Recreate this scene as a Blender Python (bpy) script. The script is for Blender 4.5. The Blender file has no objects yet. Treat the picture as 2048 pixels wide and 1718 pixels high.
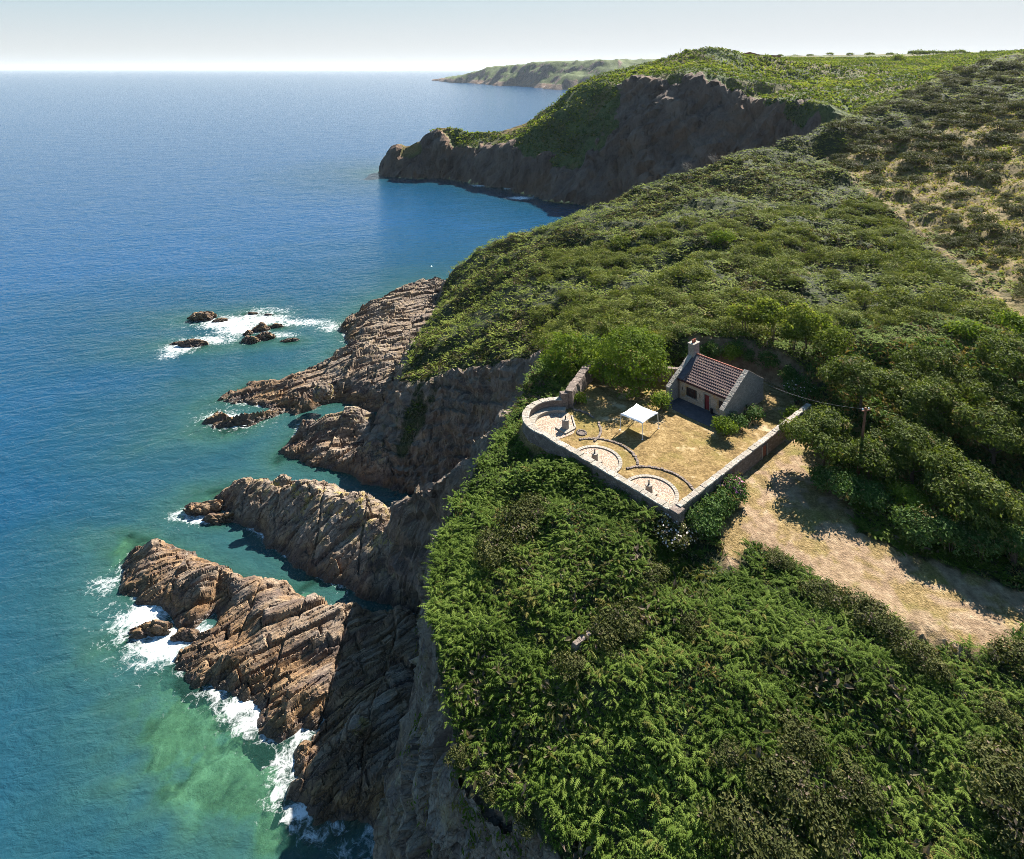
import bpy, bmesh, math, random
import numpy as np
from mathutils import Vector, Matrix
from mathutils.geometry import delaunay_2d_cdt

S = bpy.context.scene
HAZE = True
COL = S.collection
R = np.random.RandomState(7)
random.seed(7)

# ------------------------------------------------------------------ camera, sky, sun, exposure
EYE = 75.0                      # drone height above the sea (m)
F = 1303.0                      # focal length in pixels of the 2048 px wide frame
cam = bpy.data.cameras.new('camera')
cam.sensor_width = 36.0
cam.lens = 36.0 * F / 2048.0
cam.shift_y = -(859.0 - 138.0) / 2048.0
cam.clip_start = 0.5
cam.clip_end = 200000.0
camo = bpy.data.objects.new('camera', cam)
camo.location = (0, 0, EYE)
camo.rotation_euler = (math.radians(90), 0, 0)
COL.objects.link(camo)
S.camera = camo

SUN_EL = math.radians(37.0)
SUN_AZ = math.radians(35.0)     # to the right of the view axis (+Y), beyond the scene
sd = Vector((math.sin(SUN_AZ) * math.cos(SUN_EL), math.cos(SUN_AZ) * math.cos(SUN_EL), math.sin(SUN_EL)))
sl = bpy.data.lights.new('sun', 'SUN')
sl.energy = 5.0
sl.angle = math.radians(0.5)
sl.color = (1.0, 0.94, 0.84)
so = bpy.data.objects.new('sun', sl)
so.rotation_euler = (-sd).to_track_quat('-Z', 'Y').to_euler()
so.location = (60, 90, 160)
COL.objects.link(so)

W = bpy.data.worlds.new("World")
S.world = W
W.use_nodes = True
wn = W.node_tree
sky = wn.nodes.new('ShaderNodeTexSky')
sky.sky_type = 'NISHITA'
sky.sun_disc = False
sky.sun_elevation = SUN_EL
sky.sun_rotation = SUN_AZ
sky.altitude = 60
sky.air_density = 0.7
sky.dust_density = 0.1
sky.ozone_density = 1.2
bg = wn.nodes['Background']
bg.inputs[1].default_value = 0.085
hs = wn.nodes.new('ShaderNodeHueSaturation'); hs.inputs['Saturation'].default_value = 1.25
wn.links.new(sky.outputs[0], hs.inputs['Color'])
# soft shoulder on the sky's own brightness, so the glow near the sun stays below white
sp_ = wn.nodes.new('ShaderNodeSeparateColor'); cb_ = wn.nodes.new('ShaderNodeCombineColor')
wn.links.new(hs.outputs[0], sp_.inputs[0])
for k_, lim in enumerate((2.75, 2.8, 2.85)):
    def mth(op, a_, b_):
        n_ = wn.nodes.new('ShaderNodeMath'); n_.operation = op
        for i_, v_ in enumerate((a_, b_)):
            if isinstance(v_, (int, float)): n_.inputs[i_].default_value = v_
            else: wn.links.new(v_, n_.inputs[i_])
        return n_.outputs[0]
    c_ = sp_.outputs[k_]
    q_ = mth('POWER', mth('MULTIPLY', c_, 1.0 / lim), 2.0)
    wn.links.new(mth('DIVIDE', c_, mth('SQRT', mth('ADD', q_, 1.0), 0.0)), cb_.inputs[k_])
wn.links.new(cb_.outputs[0], bg.inputs[0])

S.view_settings.view_transform = 'Standard'
S.view_settings.look = 'None'
S.view_settings.gamma = 1.0
S.view_settings.exposure = 1.75
cy = S.cycles
cy.use_denoising = True
cy.denoiser = 'OPENIMAGEDENOISE'
cy.denoising_input_passes = 'RGB_ALBEDO_NORMAL'
cy.denoising_prefilter = 'NONE'
cy.filter_width = 0.8
cy.max_bounces = 6
cy.diffuse_bounces = 4
cy.glossy_bounces = 2
cy.transmission_bounces = 3
cy.transparent_max_bounces = 6
cy.volume_bounces = 0
cy.sample_clamp_indirect = 4
cy.sample_clamp_direct = 12
cy.caustics_reflective = False
cy.caustics_refractive = False

# ------------------------------------------------------------------ helpers
def tag(o, label=None, cat=None, group=None, kind=None):
    if label: o['label'] = label
    if cat: o['category'] = cat
    if group: o['group'] = group
    if kind: o['kind'] = kind
    return o

def link(o, parent=None):
    COL.objects.link(o)
    if parent is not None:
        o.parent = parent
    return o

def empty(name, loc, rz=0.0):
    o = bpy.data.objects.new(name, None)
    o.location = loc
    o.rotation_euler = (0, 0, rz)
    o.empty_display_size = 0.3
    return link(o)

def copy_tree(o, parent=None):
    c = o.copy()
    COL.objects.link(c)
    c.parent = parent
    for ch in list(o.children):
        copy_tree(ch, c)
    return c

def mesh_np(name, V, faces, mats, attrs=None, smooth=True, parent=None, mat_idx=None):
    """faces: list of (N,k) int arrays"""
    me = bpy.data.meshes.new(name)
    V = np.asarray(V, np.float32)
    if not isinstance(faces, (list, tuple)): faces = [faces]
    faces = [np.asarray(f, np.int32) for f in faces if len(f)]
    nl = sum(f.size for f in faces); nf = sum(len(f) for f in faces)
    me.vertices.add(len(V)); me.vertices.foreach_set('co', V.ravel())
    me.loops.add(nl); me.loops.foreach_set('vertex_index', np.concatenate([f.ravel() for f in faces]))
    me.polygons.add(nf)
    tot = np.concatenate([np.full(len(f), f.shape[1], np.int32) for f in faces])
    st = np.concatenate([[0], np.cumsum(tot)[:-1]]).astype(np.int32)
    me.polygons.foreach_set('loop_start', st)
    me.polygons.foreach_set('use_smooth', np.full(nf, smooth, bool))
    if mat_idx is not None:
        me.polygons.foreach_set('material_index', np.asarray(mat_idx, np.int32))
    me.update(calc_edges=True)
    for k, a in (attrs or {}).items():
        a = np.asarray(a, np.float32)
        if a.ndim == 1:
            at = me.attributes.new(k, 'FLOAT', 'POINT'); at.data.foreach_set('value', a)
        else:
            if a.shape[1] == 3: a = np.hstack([a, np.ones((len(a), 1), np.float32)])
            at = me.attributes.new(k, 'FLOAT_COLOR', 'POINT'); at.data.foreach_set('color', a.ravel())
    for m in (mats if isinstance(mats, (list, tuple)) else [mats]):
        me.materials.append(m)
    o = bpy.data.objects.new(name, me)
    return link(o, parent)

class MB:
    """collects shapes and links them as one mesh"""
    def __init__(s): s.v = []; s.f = []; s.n = 0
    def add(s, V, Fs):
        s.v.append(np.asarray(V, float).reshape(-1, 3))
        for f in Fs: s.f.append([i + s.n for i in f])
        s.n += len(s.v[-1])
    def hull(s, bottom, top):
        """prism between two polygons with the same number of points"""
        n = len(bottom)
        Fs = [list(range(n))[::-1], [n + i for i in range(n)]]
        Fs += [[i, (i + 1) % n, n + (i + 1) % n, n + i] for i in range(n)]
        s.add(list(bottom) + list(top), Fs)
    def box(s, c, ax, ay, az):
        c, ax, ay, az = map(np.asarray, (c, ax, ay, az))
        b = [c - ax - ay - az, c + ax - ay - az, c + ax + ay - az, c - ax + ay - az]
        s.hull(b, [p + 2 * az for p in b])
    def tube(s, pts, rad, n=7, cap=True):
        pts = [np.asarray(p, float) for p in pts]
        rings = []
        for i, p in enumerate(pts):
            d = pts[min(i + 1, len(pts) - 1)] - pts[max(i - 1, 0)]
            d = d / (np.linalg.norm(d) + 1e-9)
            a = np.cross(d, [0.31, 0.17, 0.94]) if abs(d[2]) < 0.9 else np.cross(d, [1, 0.1, 0])
            a /= np.linalg.norm(a); b = np.cross(d, a)
            r = rad[i] if hasattr(rad, '__len__') else rad
            rings.append([p + r * (math.cos(2 * math.pi * k / n) * a + math.sin(2 * math.pi * k / n) * b) for k in range(n)])
        V = [q for r_ in rings for q in r_]
        Fs = []
        for i in range(len(pts) - 1):
            for k in range(n):
                Fs.append([i * n + k, i * n + (k + 1) % n, (i + 1) * n + (k + 1) % n, (i + 1) * n + k])
        if cap:
            Fs.append(list(range(n))[::-1]); Fs.append([(len(pts) - 1) * n + k for k in range(n)])
        s.add(V, Fs)
    def lathe(s, c, prof, n=20):
        V = []; m = len(prof)
        for r, z in prof:
            for k in range(n):
                t = 2 * math.pi * k / n
                V.append((c[0] + r * math.cos(t), c[1] + r * math.sin(t), c[2] + z))
        Fs = [[i * n + k, i * n + (k + 1) % n, (i + 1) * n + (k + 1) % n, (i + 1) * n + k] for i in range(m - 1) for k in range(n)]
        Fs.append(list(range(n))[::-1]); Fs.append([(m - 1) * n + k for k in range(n)])
        s.add(V, Fs)
    def build(s, name, mat, parent=None, bevel=0.0, smooth=False):
        me = bpy.data.meshes.new(name)
        V = np.concatenate(s.v)
        if parent is not None:
            V = V - np.array(parent.location)
        me.from_pydata(V.tolist(), [], s.f)
        bm = bmesh.new(); bm.from_mesh(me)
        bmesh.ops.recalc_face_normals(bm, faces=bm.faces)
        if bevel:
            bmesh.ops.bevel(bm, geom=list(bm.edges), offset=bevel, segments=1, affect='EDGES', clamp_overlap=True)
        bm.to_mesh(me); bm.free()
        for p in me.polygons: p.use_smooth = smooth
        me.materials.append(mat)
        o = bpy.data.objects.new(name, me)
        return link(o, parent)

# ---- numpy noise
def _h(ix, iy, iz, s):
    with np.errstate(over='ignore'):
        h = (ix.astype(np.int64) * 374761393 + iy.astype(np.int64) * 668265263 + iz * 1440662683 + s * 2246822519) & 0xffffffff
        h = ((h ^ (h >> 13)) * 1274126177) & 0xffffffff
        h = ((h ^ (h >> 16)) * 2654435761) & 0xffffffff
        h = h ^ (h >> 15)
    return (h & 0xffffff) / float(0x1000000)

def vn2(x, y, s=0):
    ix = np.floor(x).astype(np.int64); iy = np.floor(y).astype(np.int64)
    fx = x - ix; fy = y - iy
    fx = fx * fx * fx * (fx * (fx * 6 - 15) + 10); fy = fy * fy * fy * (fy * (fy * 6 - 15) + 10)
    a = _h(ix, iy, 0, s); b = _h(ix + 1, iy, 0, s); c = _h(ix, iy + 1, 0, s); d = _h(ix + 1, iy + 1, 0, s)
    return (a + (b - a) * fx) * (1 - fy) + (c + (d - c) * fx) * fy

def vn3(x, y, z, s=0):
    iz = np.floor(z).astype(np.int64); fz = z - iz; fz = fz * fz * (3 - 2 * fz)
    ix = np.floor(x).astype(np.int64); iy = np.floor(y).astype(np.int64)
    fx = x - ix; fy = y - iy
    fx = fx * fx * (3 - 2 * fx); fy = fy * fy * (3 - 2 * fy)
    def lay(k):
        a = _h(ix, iy, k, s); b = _h(ix + 1, iy, k, s); c = _h(ix, iy + 1, k, s); d = _h(ix + 1, iy + 1, k, s)
        return (a + (b - a) * fx) * (1 - fy) + (c + (d - c) * fx) * fy
    l0 = lay(iz); l1 = lay(iz + 1)
    return l0 + (l1 - l0) * fz

def fbm2(x, y, o=4, s=0, ridged=False):
    t = 0; a = 0.5; n = 0
    for i in range(o):
        v = vn2(x, y, s + i * 17)
        if ridged: v = 1 - np.abs(2 * v - 1)
        t = t + a * v; n += a; a *= 0.5
        x, y = 1.97 * x + 0.35 * y + 3.1, 1.97 * y - 0.35 * x + 1.7
    return t / n

def fbm3(x, y, z, o=4, s=0, ridged=False):
    t = 0; a = 0.5; n = 0
    for i in range(o):
        v = vn3(x, y, z, s + i * 17)
        if ridged: v = 1 - np.abs(2 * v - 1)
        t = t + a * v; n += a; a *= 0.5
        x, y, z = 2.03 * x + 0.3 * y + 3.1, 2.03 * y - 0.3 * x + 1.7, 2.03 * z + 5.3
    return t / n

def vor2(x, y, s=0):
    ix = np.floor(x).astype(np.int64); iy = np.floor(y).astype(np.int64)
    f1 = np.full(x.shape, 9.0); f2 = np.full(x.shape, 9.0)
    dx = np.zeros(x.shape); dy = np.zeros(x.shape); cid = np.zeros(x.shape)
    for i in (-1, 0, 1):
        for j in (-1, 0, 1):
            cx = ix + i; cyy = iy + j
            px = cx + _h(cx, cyy, 0, s) - x; py = cyy + _h(cx, cyy, 1, s) - y
            d = px * px + py * py
            m = d < f1
            f2 = np.where(m, f1, np.minimum(f2, d))
            dx = np.where(m, px, dx); dy = np.where(m, py, dy)
            cid = np.where(m, _h(cx, cyy, 2, s), cid)
            f1 = np.where(m, d, f1)
    return np.sqrt(f1), np.sqrt(f2), dx, dy, cid

def sstep(a, b, x):
    t = np.clip((x - a) / (b - a), 0, 1)
    return t * t * (3 - 2 * t)

def sdf(poly, x, y):
    """signed distance to polygon, negative inside"""
    P = np.asarray(poly, float)
    shp = np.shape(x); x = np.ravel(x); y = np.ravel(y)
    d = np.full(x.shape, 1e18); ins = np.zeros(x.shape, bool)
    n = len(P)
    for i in range(n):
        ax, ay = P[i]; bx, by = P[(i + 1) % n]
        ex, ey = bx - ax, by - ay
        wx = x - ax; wy = y - ay
        t = np.clip((wx * ex + wy * ey) / (ex * ex + ey * ey + 1e-12), 0, 1)
        d = np.minimum(d, (wx - ex * t) ** 2 + (wy - ey * t) ** 2)
        c = (ay > y) != (by > y)
        if ay != by:
            ins ^= c & (x < (bx - ax) * (y - ay) / (by - ay) + ax)
    d = np.sqrt(d)
    return np.where(ins, -d, d).reshape(shp)

# photograph measurements -> real places: a pixel at a known height, or at a known distance
def P(px, py, z=0.0):
    D = EYE - z
    Y = F * D / (py - 138.0)
    return ((px - 1024.0) * Y / F, Y, z)
def Q(px, py, Y):
    return ((px - 1024.0) * Y / F, Y, EYE - (py - 138.0) * Y / F)
def Wp(x, y, z=0.0): return (x, y, z)
xy = lambda p: (p[0], p[1])

# ------------------------------------------------------------------ materials
def new_mat(name):
    m = bpy.data.materials.new(name); m.use_nodes = True
    nt = m.node_tree
    for n in list(nt.nodes): nt.nodes.remove(n)
    out = nt.nodes.new('ShaderNodeOutputMaterial')
    return m, nt, out

class NT:
    def __init__(s, nt): s.nt = nt
    def n(s, t, **kw):
        nd = s.nt.nodes.new(t)
        for k, v in kw.items():
            if k.startswith('i_'):
                k = k[2:]
                k = int(k) if k.isdigit() else k.replace('_', ' ')
                s.set(nd.inputs[k], v)
            else: setattr(nd, k, v)
        return nd
    def set(s, inp, v):
        if isinstance(v, bpy.types.NodeSocket): s.nt.links.new(v, inp)
        else: inp.default_value = v
    def pos(s): return s.n('ShaderNodeNewGeometry').outputs['Position']
    def attr(s, name): return s.n('ShaderNodeAttribute', attribute_name=name)
    def map(s, v, scale=(1, 1, 1), rot=(0, 0, 0)):
        if any(rot):                       # turn first, then stretch along the turned axes
            r = s.n('ShaderNodeMapping'); s.set(r.inputs[0], v); r.inputs['Rotation'].default_value = [-a for a in rot]
            v = r.outputs[0]
        m = s.n('ShaderNodeMapping'); s.set(m.inputs[0], v)
        m.inputs['Scale'].default_value = scale
        return m.outputs[0]
    def noise(s, v, scale, detail=4, rough=0.55, dist=0.0):
        n = s.n('ShaderNodeTexNoise'); s.set(n.inputs['Vector'], v)
        n.inputs['Scale'].default_value = scale; n.inputs['Detail'].default_value = detail
        n.inputs['Roughness'].default_value = rough; n.inputs['Distortion'].default_value = dist
        return n.outputs['Fac']
    def vor(s, v, scale, feature='F1', rnd=1.0):
        n = s.n('ShaderNodeTexVoronoi', feature=feature); s.set(n.inputs['Vector'], v)
        n.inputs['Scale'].default_value = scale; n.inputs['Randomness'].default_value = rnd
        return n
    def ramp(s, v, stops, interp='LINEAR'):
        r = s.n('ShaderNodeValToRGB'); s.set(r.inputs[0], v)
        cr = r.color_ramp; cr.interpolation = interp
        while len(cr.elements) > 1: cr.elements.remove(cr.elements[-1])
        for i, (p, c) in enumerate(stops):
            e = cr.elements[0] if i == 0 else cr.elements.new(p)
            e.position = p
            e.color = (c, c, c, 1) if isinstance(c, (int, float)) else (*c, 1)
        return r.outputs[0]
    def mix(s, f, a, b, t='MIX'):
        m = s.n('ShaderNodeMix', data_type='RGBA', blend_type=t)
        s.set(m.inputs[0], f)
        for k, v in ((6, a), (7, b)):
            s.set(m.inputs[k], v if isinstance(v, bpy.types.NodeSocket) else (*v, 1))
        return m.outputs[2]
    def math(s, op, a, b=0.0, c=0.0):
        m = s.n('ShaderNodeMath', operation=op)
        for k, v in enumerate((a, b, c)): s.set(m.inputs[k], v)
        return m.outputs[0]
    def bump(s, h, strength=0.5, dist=0.1, normal=None):
        b = s.n('ShaderNodeBump'); s.set(b.inputs['Height'], h)
        b.inputs['Strength'].default_value = strength; b.inputs['Distance'].default_value = dist
        if normal is not None: s.set(b.inputs['Normal'], normal)
        return b.outputs[0]
    def bsdf(s, col, rough=0.8, normal=None, spec=0.3, **kw):
        b = s.n('ShaderNodeBsdfPrincipled')
        s.set(b.inputs['Base Color'], col if isinstance(col, bpy.types.NodeSocket) else (*col, 1))
        s.set(b.inputs['Roughness'], rough)
        b.inputs['Specular IOR Level'].default_value = spec
        if normal is not None: s.set(b.inputs['Normal'], normal)
        for k, v in kw.items(): s.set(b.inputs[k.replace('_', ' ')], v)
        return b.outputs[0]

def out(nt, o, sh): nt.links.new(sh, o.inputs[0])

def plain(name, col, rough=0.6, spec=0.3, var=0.12, scale=6.0, metallic=0.0):
    m, nt, o = new_mat(name); T = NT(nt)
    p = T.pos()
    n = T.noise(p, scale, 5)
    c = T.mix(T.ramp(n, [(0.3, 0.0), (0.7, 1.0)]), tuple(max(0, v * (1 - var)) for v in col), tuple(min(1, v * (1 + var)) for v in col))
    out(nt, o, T.bsdf(c, rough, T.bump(n, 0.2, 0.02), spec, Metallic=metallic))
    return m

def leaf_mat(name, dark, mid, light, dry=(0.22, 0.15, 0.06), trans=0.48, rough=0.7, spec=0.06):
    """tint.r: which green of the plant's own range; tint.g: dead / dry leaf"""
    m, nt, o = new_mat(name); T = NT(nt)
    a = T.attr('tint')
    sep = T.n('ShaderNodeSeparateColor'); T.set(sep.inputs[0], a.outputs['Color'])
    big = T.noise(T.pos(), 0.11, 3)
    f = T.math('ADD', sep.outputs[0], T.math('MULTIPLY', T.math('SUBTRACT', big, 0.5), 0.7))
    c = T.ramp(f, [(0.0, dark), (0.5, mid), (1.0, light)])
    c = T.mix(sep.outputs[1], c, dry)
    b = T.bsdf(c, rough, None, spec)
    t = T.n('ShaderNodeBsdfTranslucent'); T.set(t.inputs[0], T.mix(1.0, c, (1.0, 1.0, 0.55), 'MULTIPLY'))
    mx = T.n('ShaderNodeMixShader'); mx.inputs[0].default_value = trans
    nt.links.new(b, mx.inputs[1]); nt.links.new(t.outputs[0], mx.inputs[2])
    out(nt, o, mx.outputs[0])
    return m

M = {}
M['bracken'] = leaf_mat('bracken', (0.045, 0.08, 0.01), (0.1, 0.155, 0.022), (0.185, 0.25, 0.05), dry=(0.2, 0.16, 0.05))
M['hillgreen'] = leaf_mat('hill_bracken', (0.06, 0.092, 0.012), (0.14, 0.182, 0.026), (0.25, 0.28, 0.06), dry=(0.22, 0.17, 0.08))
M['gorse'] = leaf_mat('gorse', (0.035, 0.042, 0.011), (0.075, 0.085, 0.024), (0.145, 0.14, 0.05), dry=(0.16, 0.12, 0.09), trans=0.28)
M['tree'] = leaf_mat('sycamore_leaves', (0.042, 0.064, 0.012), (0.092, 0.125, 0.024), (0.175, 0.205, 0.052), dry=(0.22, 0.16, 0.07), spec=0.06, rough=0.6, trans=0.38)
M['scrub'] = leaf_mat('scrub_leaves', (0.066, 0.088, 0.014), (0.145, 0.172, 0.034), (0.25, 0.27, 0.07), dry=(0.2, 0.16, 0.08), trans=0.32)
M['lime'] = leaf_mat('bright_leaves', (0.07, 0.11, 0.012), (0.13, 0.19, 0.02), (0.23, 0.29, 0.035), dry=(0.22, 0.17, 0.05), trans=0.35)
M['shrub'] = leaf_mat('shrub_leaves', (0.035, 0.075, 0.018), (0.07, 0.125, 0.03), (0.13, 0.19, 0.055), trans=0.28)
M['pink'] = plain('pink_petals', (0.55, 0.16, 0.3), 0.6)
M['white_flower'] = plain('white_petals', (0.5, 0.44, 0.4), 0.7)
M['bark'] = plain('bark', (0.1, 0.075, 0.055), 0.9, 0.1, 0.35, 9)
M['twig'] = plain('dead_twigs', (0.24, 0.2, 0.17), 0.9, 0.1, 0.3, 9)

def rock_nodes(T, p, zc, lichen=0.5, strata_rot=0.6, tide=3.2, kelp=1.0, pale=0.5, crack=1.0):
    """returns (colour, height) of weathered coastal granite"""
    st = T.map(p, (0.25, 1.0, 0.9), (0.35, 0.25, strata_rot))
    n1 = T.noise(p, 0.35, 6, 0.6)
    n2 = T.noise(st, 1.1, 7, 0.62, 0.8)
    n3 = T.noise(p, 4.5, 5, 0.65)
    wst = T.n('ShaderNodeVectorMath', operation='ADD', i_0=st, i_1=T.n('ShaderNodeTexNoise', i_Vector=p, i_Scale=0.7, i_Detail=4.0).outputs['Color']).outputs[0]
    v1 = T.vor(wst, 0.75, 'DISTANCE_TO_EDGE').outputs['Distance']
    v2 = T.vor(T.map(p, (1, 1, 1.4)), 1.9, 'DISTANCE_TO_EDGE').outputs['Distance']
    cr = T.math('MULTIPLY', T.ramp(v1, [(0.0, 0.35), (0.035, 1.0)]), T.ramp(v2, [(0.0, 0.6), (0.03, 1.0)]))
    col = T.ramp(n2, [(0.28, (0.045, 0.032, 0.025)), (0.42, (0.125, 0.085, 0.057)), (0.53, (0.215, 0.15, 0.097)), (0.7, (0.35, 0.265, 0.178))])
    col = T.mix(T.ramp(n1, [(0.42, 0.0), (0.62, 1.0)]), col, T.mix(0.6, col, (0.27, 0.225, 0.185)))
    # rusty bands of weed and iron below the tide line
    zt = T.math('ADD', zc, T.math('MULTIPLY', T.math('SUBTRACT', n1, 0.5), 3.5))
    low = T.ramp(T.math('DIVIDE', zt, tide), [(0.25, 1.0), (1.0, 0.0)])
    rust = T.ramp(n2, [(0.3, (0.075, 0.038, 0.015)), (0.5, (0.2, 0.108, 0.042)), (0.7, (0.33, 0.2, 0.085))])
    col = T.mix(T.math('MULTIPLY', low, 0.85 * kelp), col, rust)
    # pale bleached tops and ochre lichen higher up
    hi = T.ramp(T.math('DIVIDE', zt, 12.0), [(0.35, 0.0), (0.7, 1.0)])
    col = T.mix(T.math('MULTIPLY', hi, T.math('MULTIPLY', T.ramp(n3, [(0.4, 0.0), (0.65, 1.0)]), pale)), col, (0.36, 0.31, 0.25))
    li = T.math('MULTIPLY', T.ramp(T.noise(p, 0.55, 6, 0.7), [(0.52, 0.0), (0.6, 1.0)]), T.ramp(T.math('DIVIDE', zt, 6.0), [(0.4, 0.0), (0.9, 1.0)]))
    col = T.mix(T.math('MULTIPLY', li, lichen), col, (0.36, 0.27, 0.06))
    # wet black band just above the water
    wet = T.ramp(T.math('ADD', zc, T.math('MULTIPLY', T.math('SUBTRACT', n3, 0.5), 0.8)), [(0.35, 1.0), (1.3, 0.0)])
    col = T.mix(T.math('MULTIPLY', wet, 0.75), col, (0.035, 0.026, 0.02))
    dk = T.ramp(T.noise(st, 0.45, 6, 0.68, 0.6), [(0.5, 0.0), (0.6, 0.62)])
    col = T.mix(dk, col, (0.075, 0.052, 0.05))
    col = T.mix(T.math('MULTIPLY', T.math('SUBTRACT', 1.0, cr), crack), col, (0.03, 0.024, 0.022))
    h = T.math('ADD', T.math('MULTIPLY', n2, 0.9), T.math('ADD', T.math('MULTIPLY', cr, 0.45), T.math('MULTIPLY', n3, 0.14)))
    return col, h, wet

def rock_mat(name, **kw):
    m, nt, o = new_mat(name); T = NT(nt)
    p = T.pos()
    s = T.n('ShaderNodeSeparateXYZ'); T.set(s.inputs[0], p)
    col, h, wet = rock_nodes(T, p, s.outputs[2], **kw)
    out(nt, o, T.bsdf(col, T.ramp(wet, [(0, 0.85), (1, 0.35)]), T.bump(h, 0.9, 0.28), 0.3))
    return m
M['reef'] = rock_mat('reef_rock', lichen=0.12, strata_rot=0.62, tide=3.2, kelp=1.0, pale=0.4)
M['ridge_rock'] = rock_mat('ridge_rock', lichen=0.85, strata_rot=0.75, tide=2.6, kelp=0.7, pale=0.9)
M['stack_rock'] = rock_mat('stack_rock', lichen=0.95, strata_rot=0.4, tide=2.2, kelp=0.8, pale=0.9)
M['cliff_rock'] = rock_mat('cliff_rock', lichen=0.2, strata_rot=0.5, tide=3.0, kelp=0.5, pale=0.45, crack=0.45)
M['tongue_rock'] = rock_mat('tongue_rock', lichen=0.25, strata_rot=0.3, tide=3.2, kelp=1.0, pale=0.4)

def land_mat(name, far=False):
    """mask.r rock, mask.g dry grass, mask.b bare soil, remainder: leaf litter under the plants"""
    m, nt, o = new_mat(name); T = NT(nt)
    p = T.pos()
    s = T.n('ShaderNodeSeparateXYZ'); T.set(s.inputs[0], p)
    a = T.attr('mask')
    sep = T.n('ShaderNodeSeparateColor'); T.set(sep.inputs[0], a.outputs['Color'])
    rc, rh, wet = rock_nodes(T, p, s.outputs[2], lichen=0.15, strata_rot=0.5, tide=3.0, kelp=0.5, pale=0.35, crack=0.25)
    rc = T.mix(0.3, rc, (0.13, 0.1, 0.083))
    if far:
        st = T.map(p, (0.09, 0.09, 0.02))
        rc = T.mix(T.ramp(T.noise(st, 1.0, 8, 0.7), [(0.35, 0.0), (0.65, 1.0)]), (0.085, 0.06, 0.05), (0.26, 0.185, 0.14))
        rh = T.math('MULTIPLY', T.noise(T.map(p, (0.16, 0.16, 0.07), (0.3, 0.2, 0.4)), 1.0, 10, 0.78), 6.0)
        rc = T.mix(T.ramp(T.noise(p, 0.035, 5, 0.65), [(0.5, 0.0), (0.62, 0.55)]), rc, (0.24, 0.135, 0.075))
    g1 = T.noise(p, 0.32, 5, 0.6); g2 = T.noise(p, 5.0, 4, 0.7); g3 = T.noise(p, 1.1, 5, 0.7)
    gr = T.ramp(T.math('ADD', T.math('MULTIPLY', g2, 0.55), T.math('MULTIPLY', g3, 0.45)),
                [(0.36, (0.08, 0.056, 0.02)), (0.48, (0.175, 0.12, 0.045)), (0.56, (0.265, 0.185, 0.078)), (0.66, (0.37, 0.275, 0.14))])
    gr = T.mix(T.ramp(g1, [(0.52, 0.0), (0.68, 0.7)]), gr, T.mix(g2, (0.1, 0.1, 0.022), (0.24, 0.2, 0.05)))
    soil = T.ramp(g3, [(0.3, (0.13, 0.083, 0.052)), (0.5, (0.27, 0.18, 0.115)), (0.7, (0.4, 0.3, 0.2))])
    if far:
        t1 = T.noise(p, 0.05, 6, 0.6); t2 = T.noise(p, 0.42, 6, 0.75)
        ve = T.ramp(T.math('ADD', T.math('MULTIPLY', t1, 0.45), T.math('MULTIPLY', t2, 0.55)),
                    [(0.36, (0.028, 0.04, 0.015)), (0.5, (0.07, 0.1, 0.03)), (0.62, (0.13, 0.16, 0.05)), (0.75, (0.2, 0.2, 0.075))])
        vh = T.math('MULTIPLY', t2, 3.0)
    else:
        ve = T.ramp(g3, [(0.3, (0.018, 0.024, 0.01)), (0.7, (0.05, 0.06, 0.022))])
        vh = T.math('MULTIPLY', g2, 0.5)
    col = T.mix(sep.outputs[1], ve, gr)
    col = T.mix(sep.outputs[2], col, soil)
    edge = T.ramp(T.math('ADD', sep.outputs[0], T.math('MULTIPLY', T.math('SUBTRACT', T.noise(p, 0.12 if far else 0.8, 6, 0.7), 0.5), 0.9)), [(0.42, 0.0), (0.58, 1.0)])
    col = T.mix(edge, col, rc)
    gh = T.math('ADD', vh, T.math('MULTIPLY', g2, 0.15))
    h = T.n('ShaderNodeMix', data_type='FLOAT'); T.set(h.inputs[0], edge); T.set(h.inputs[2], gh); T.set(h.inputs[3], rh)
    out(nt, o, T.bsdf(col, 0.9, T.bump(h.outputs[0], 0.85, 0.3 if not far else 1.0), 0.15))
    return m
M['land'] = land_mat('cliff_land')
M['farland'] = land_mat('headland_land', True)

def stone_mat(name, a, b, mortar, scale=2.6, mort_w=0.05, spots=None):
    m, nt, o = new_mat(name); T = NT(nt)
    p = T.map(T.pos(), (1, 1, 1.6))
    v = T.vor(p, scale); e = T.vor(p, scale, 'DISTANCE_TO_EDGE').outputs['Distance']
    sp = T.n('ShaderNodeSeparateColor'); T.set(sp.inputs[0], v.outputs['Color'])
    n = T.noise(T.pos(), 9, 6, 0.7); nb = T.noise(T.pos(), 0.9, 4)
    c = T.mix(sp.outputs[0], a, b)
    c = T.mix(T.ramp(n, [(0.35, 0.75), (0.65, 0.0)]), c, tuple(q * 0.55 for q in a))
    if spots: c = T.mix(T.ramp(nb, [(0.55, 0.0), (0.62, 0.75)]), c, spots)
    k = T.ramp(e, [(0.0, 1.0), (mort_w, 0.0)])
    c = T.mix(k, c, mortar)
    h = T.math('ADD', T.math('MULTIPLY', T.ramp(e, [(0.0, 0.0), (0.09, 1.0)]), 0.6), T.math('MULTIPLY', n, 0.6))
    out(nt, o, T.bsdf(c, 0.9, T.bump(h, 0.8, 0.05), 0.15))
    return m
M['wall'] = stone_mat('rubble_wall', (0.16, 0.125, 0.105), (0.29, 0.23, 0.195), (0.12, 0.1, 0.085))
M['facade'] = stone_mat('pink_granite', (0.44, 0.33, 0.25), (0.56, 0.44, 0.33), (0.5, 0.44, 0.37), 2.9, 0.045, spots=(0.4, 0.24, 0.1))
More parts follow.
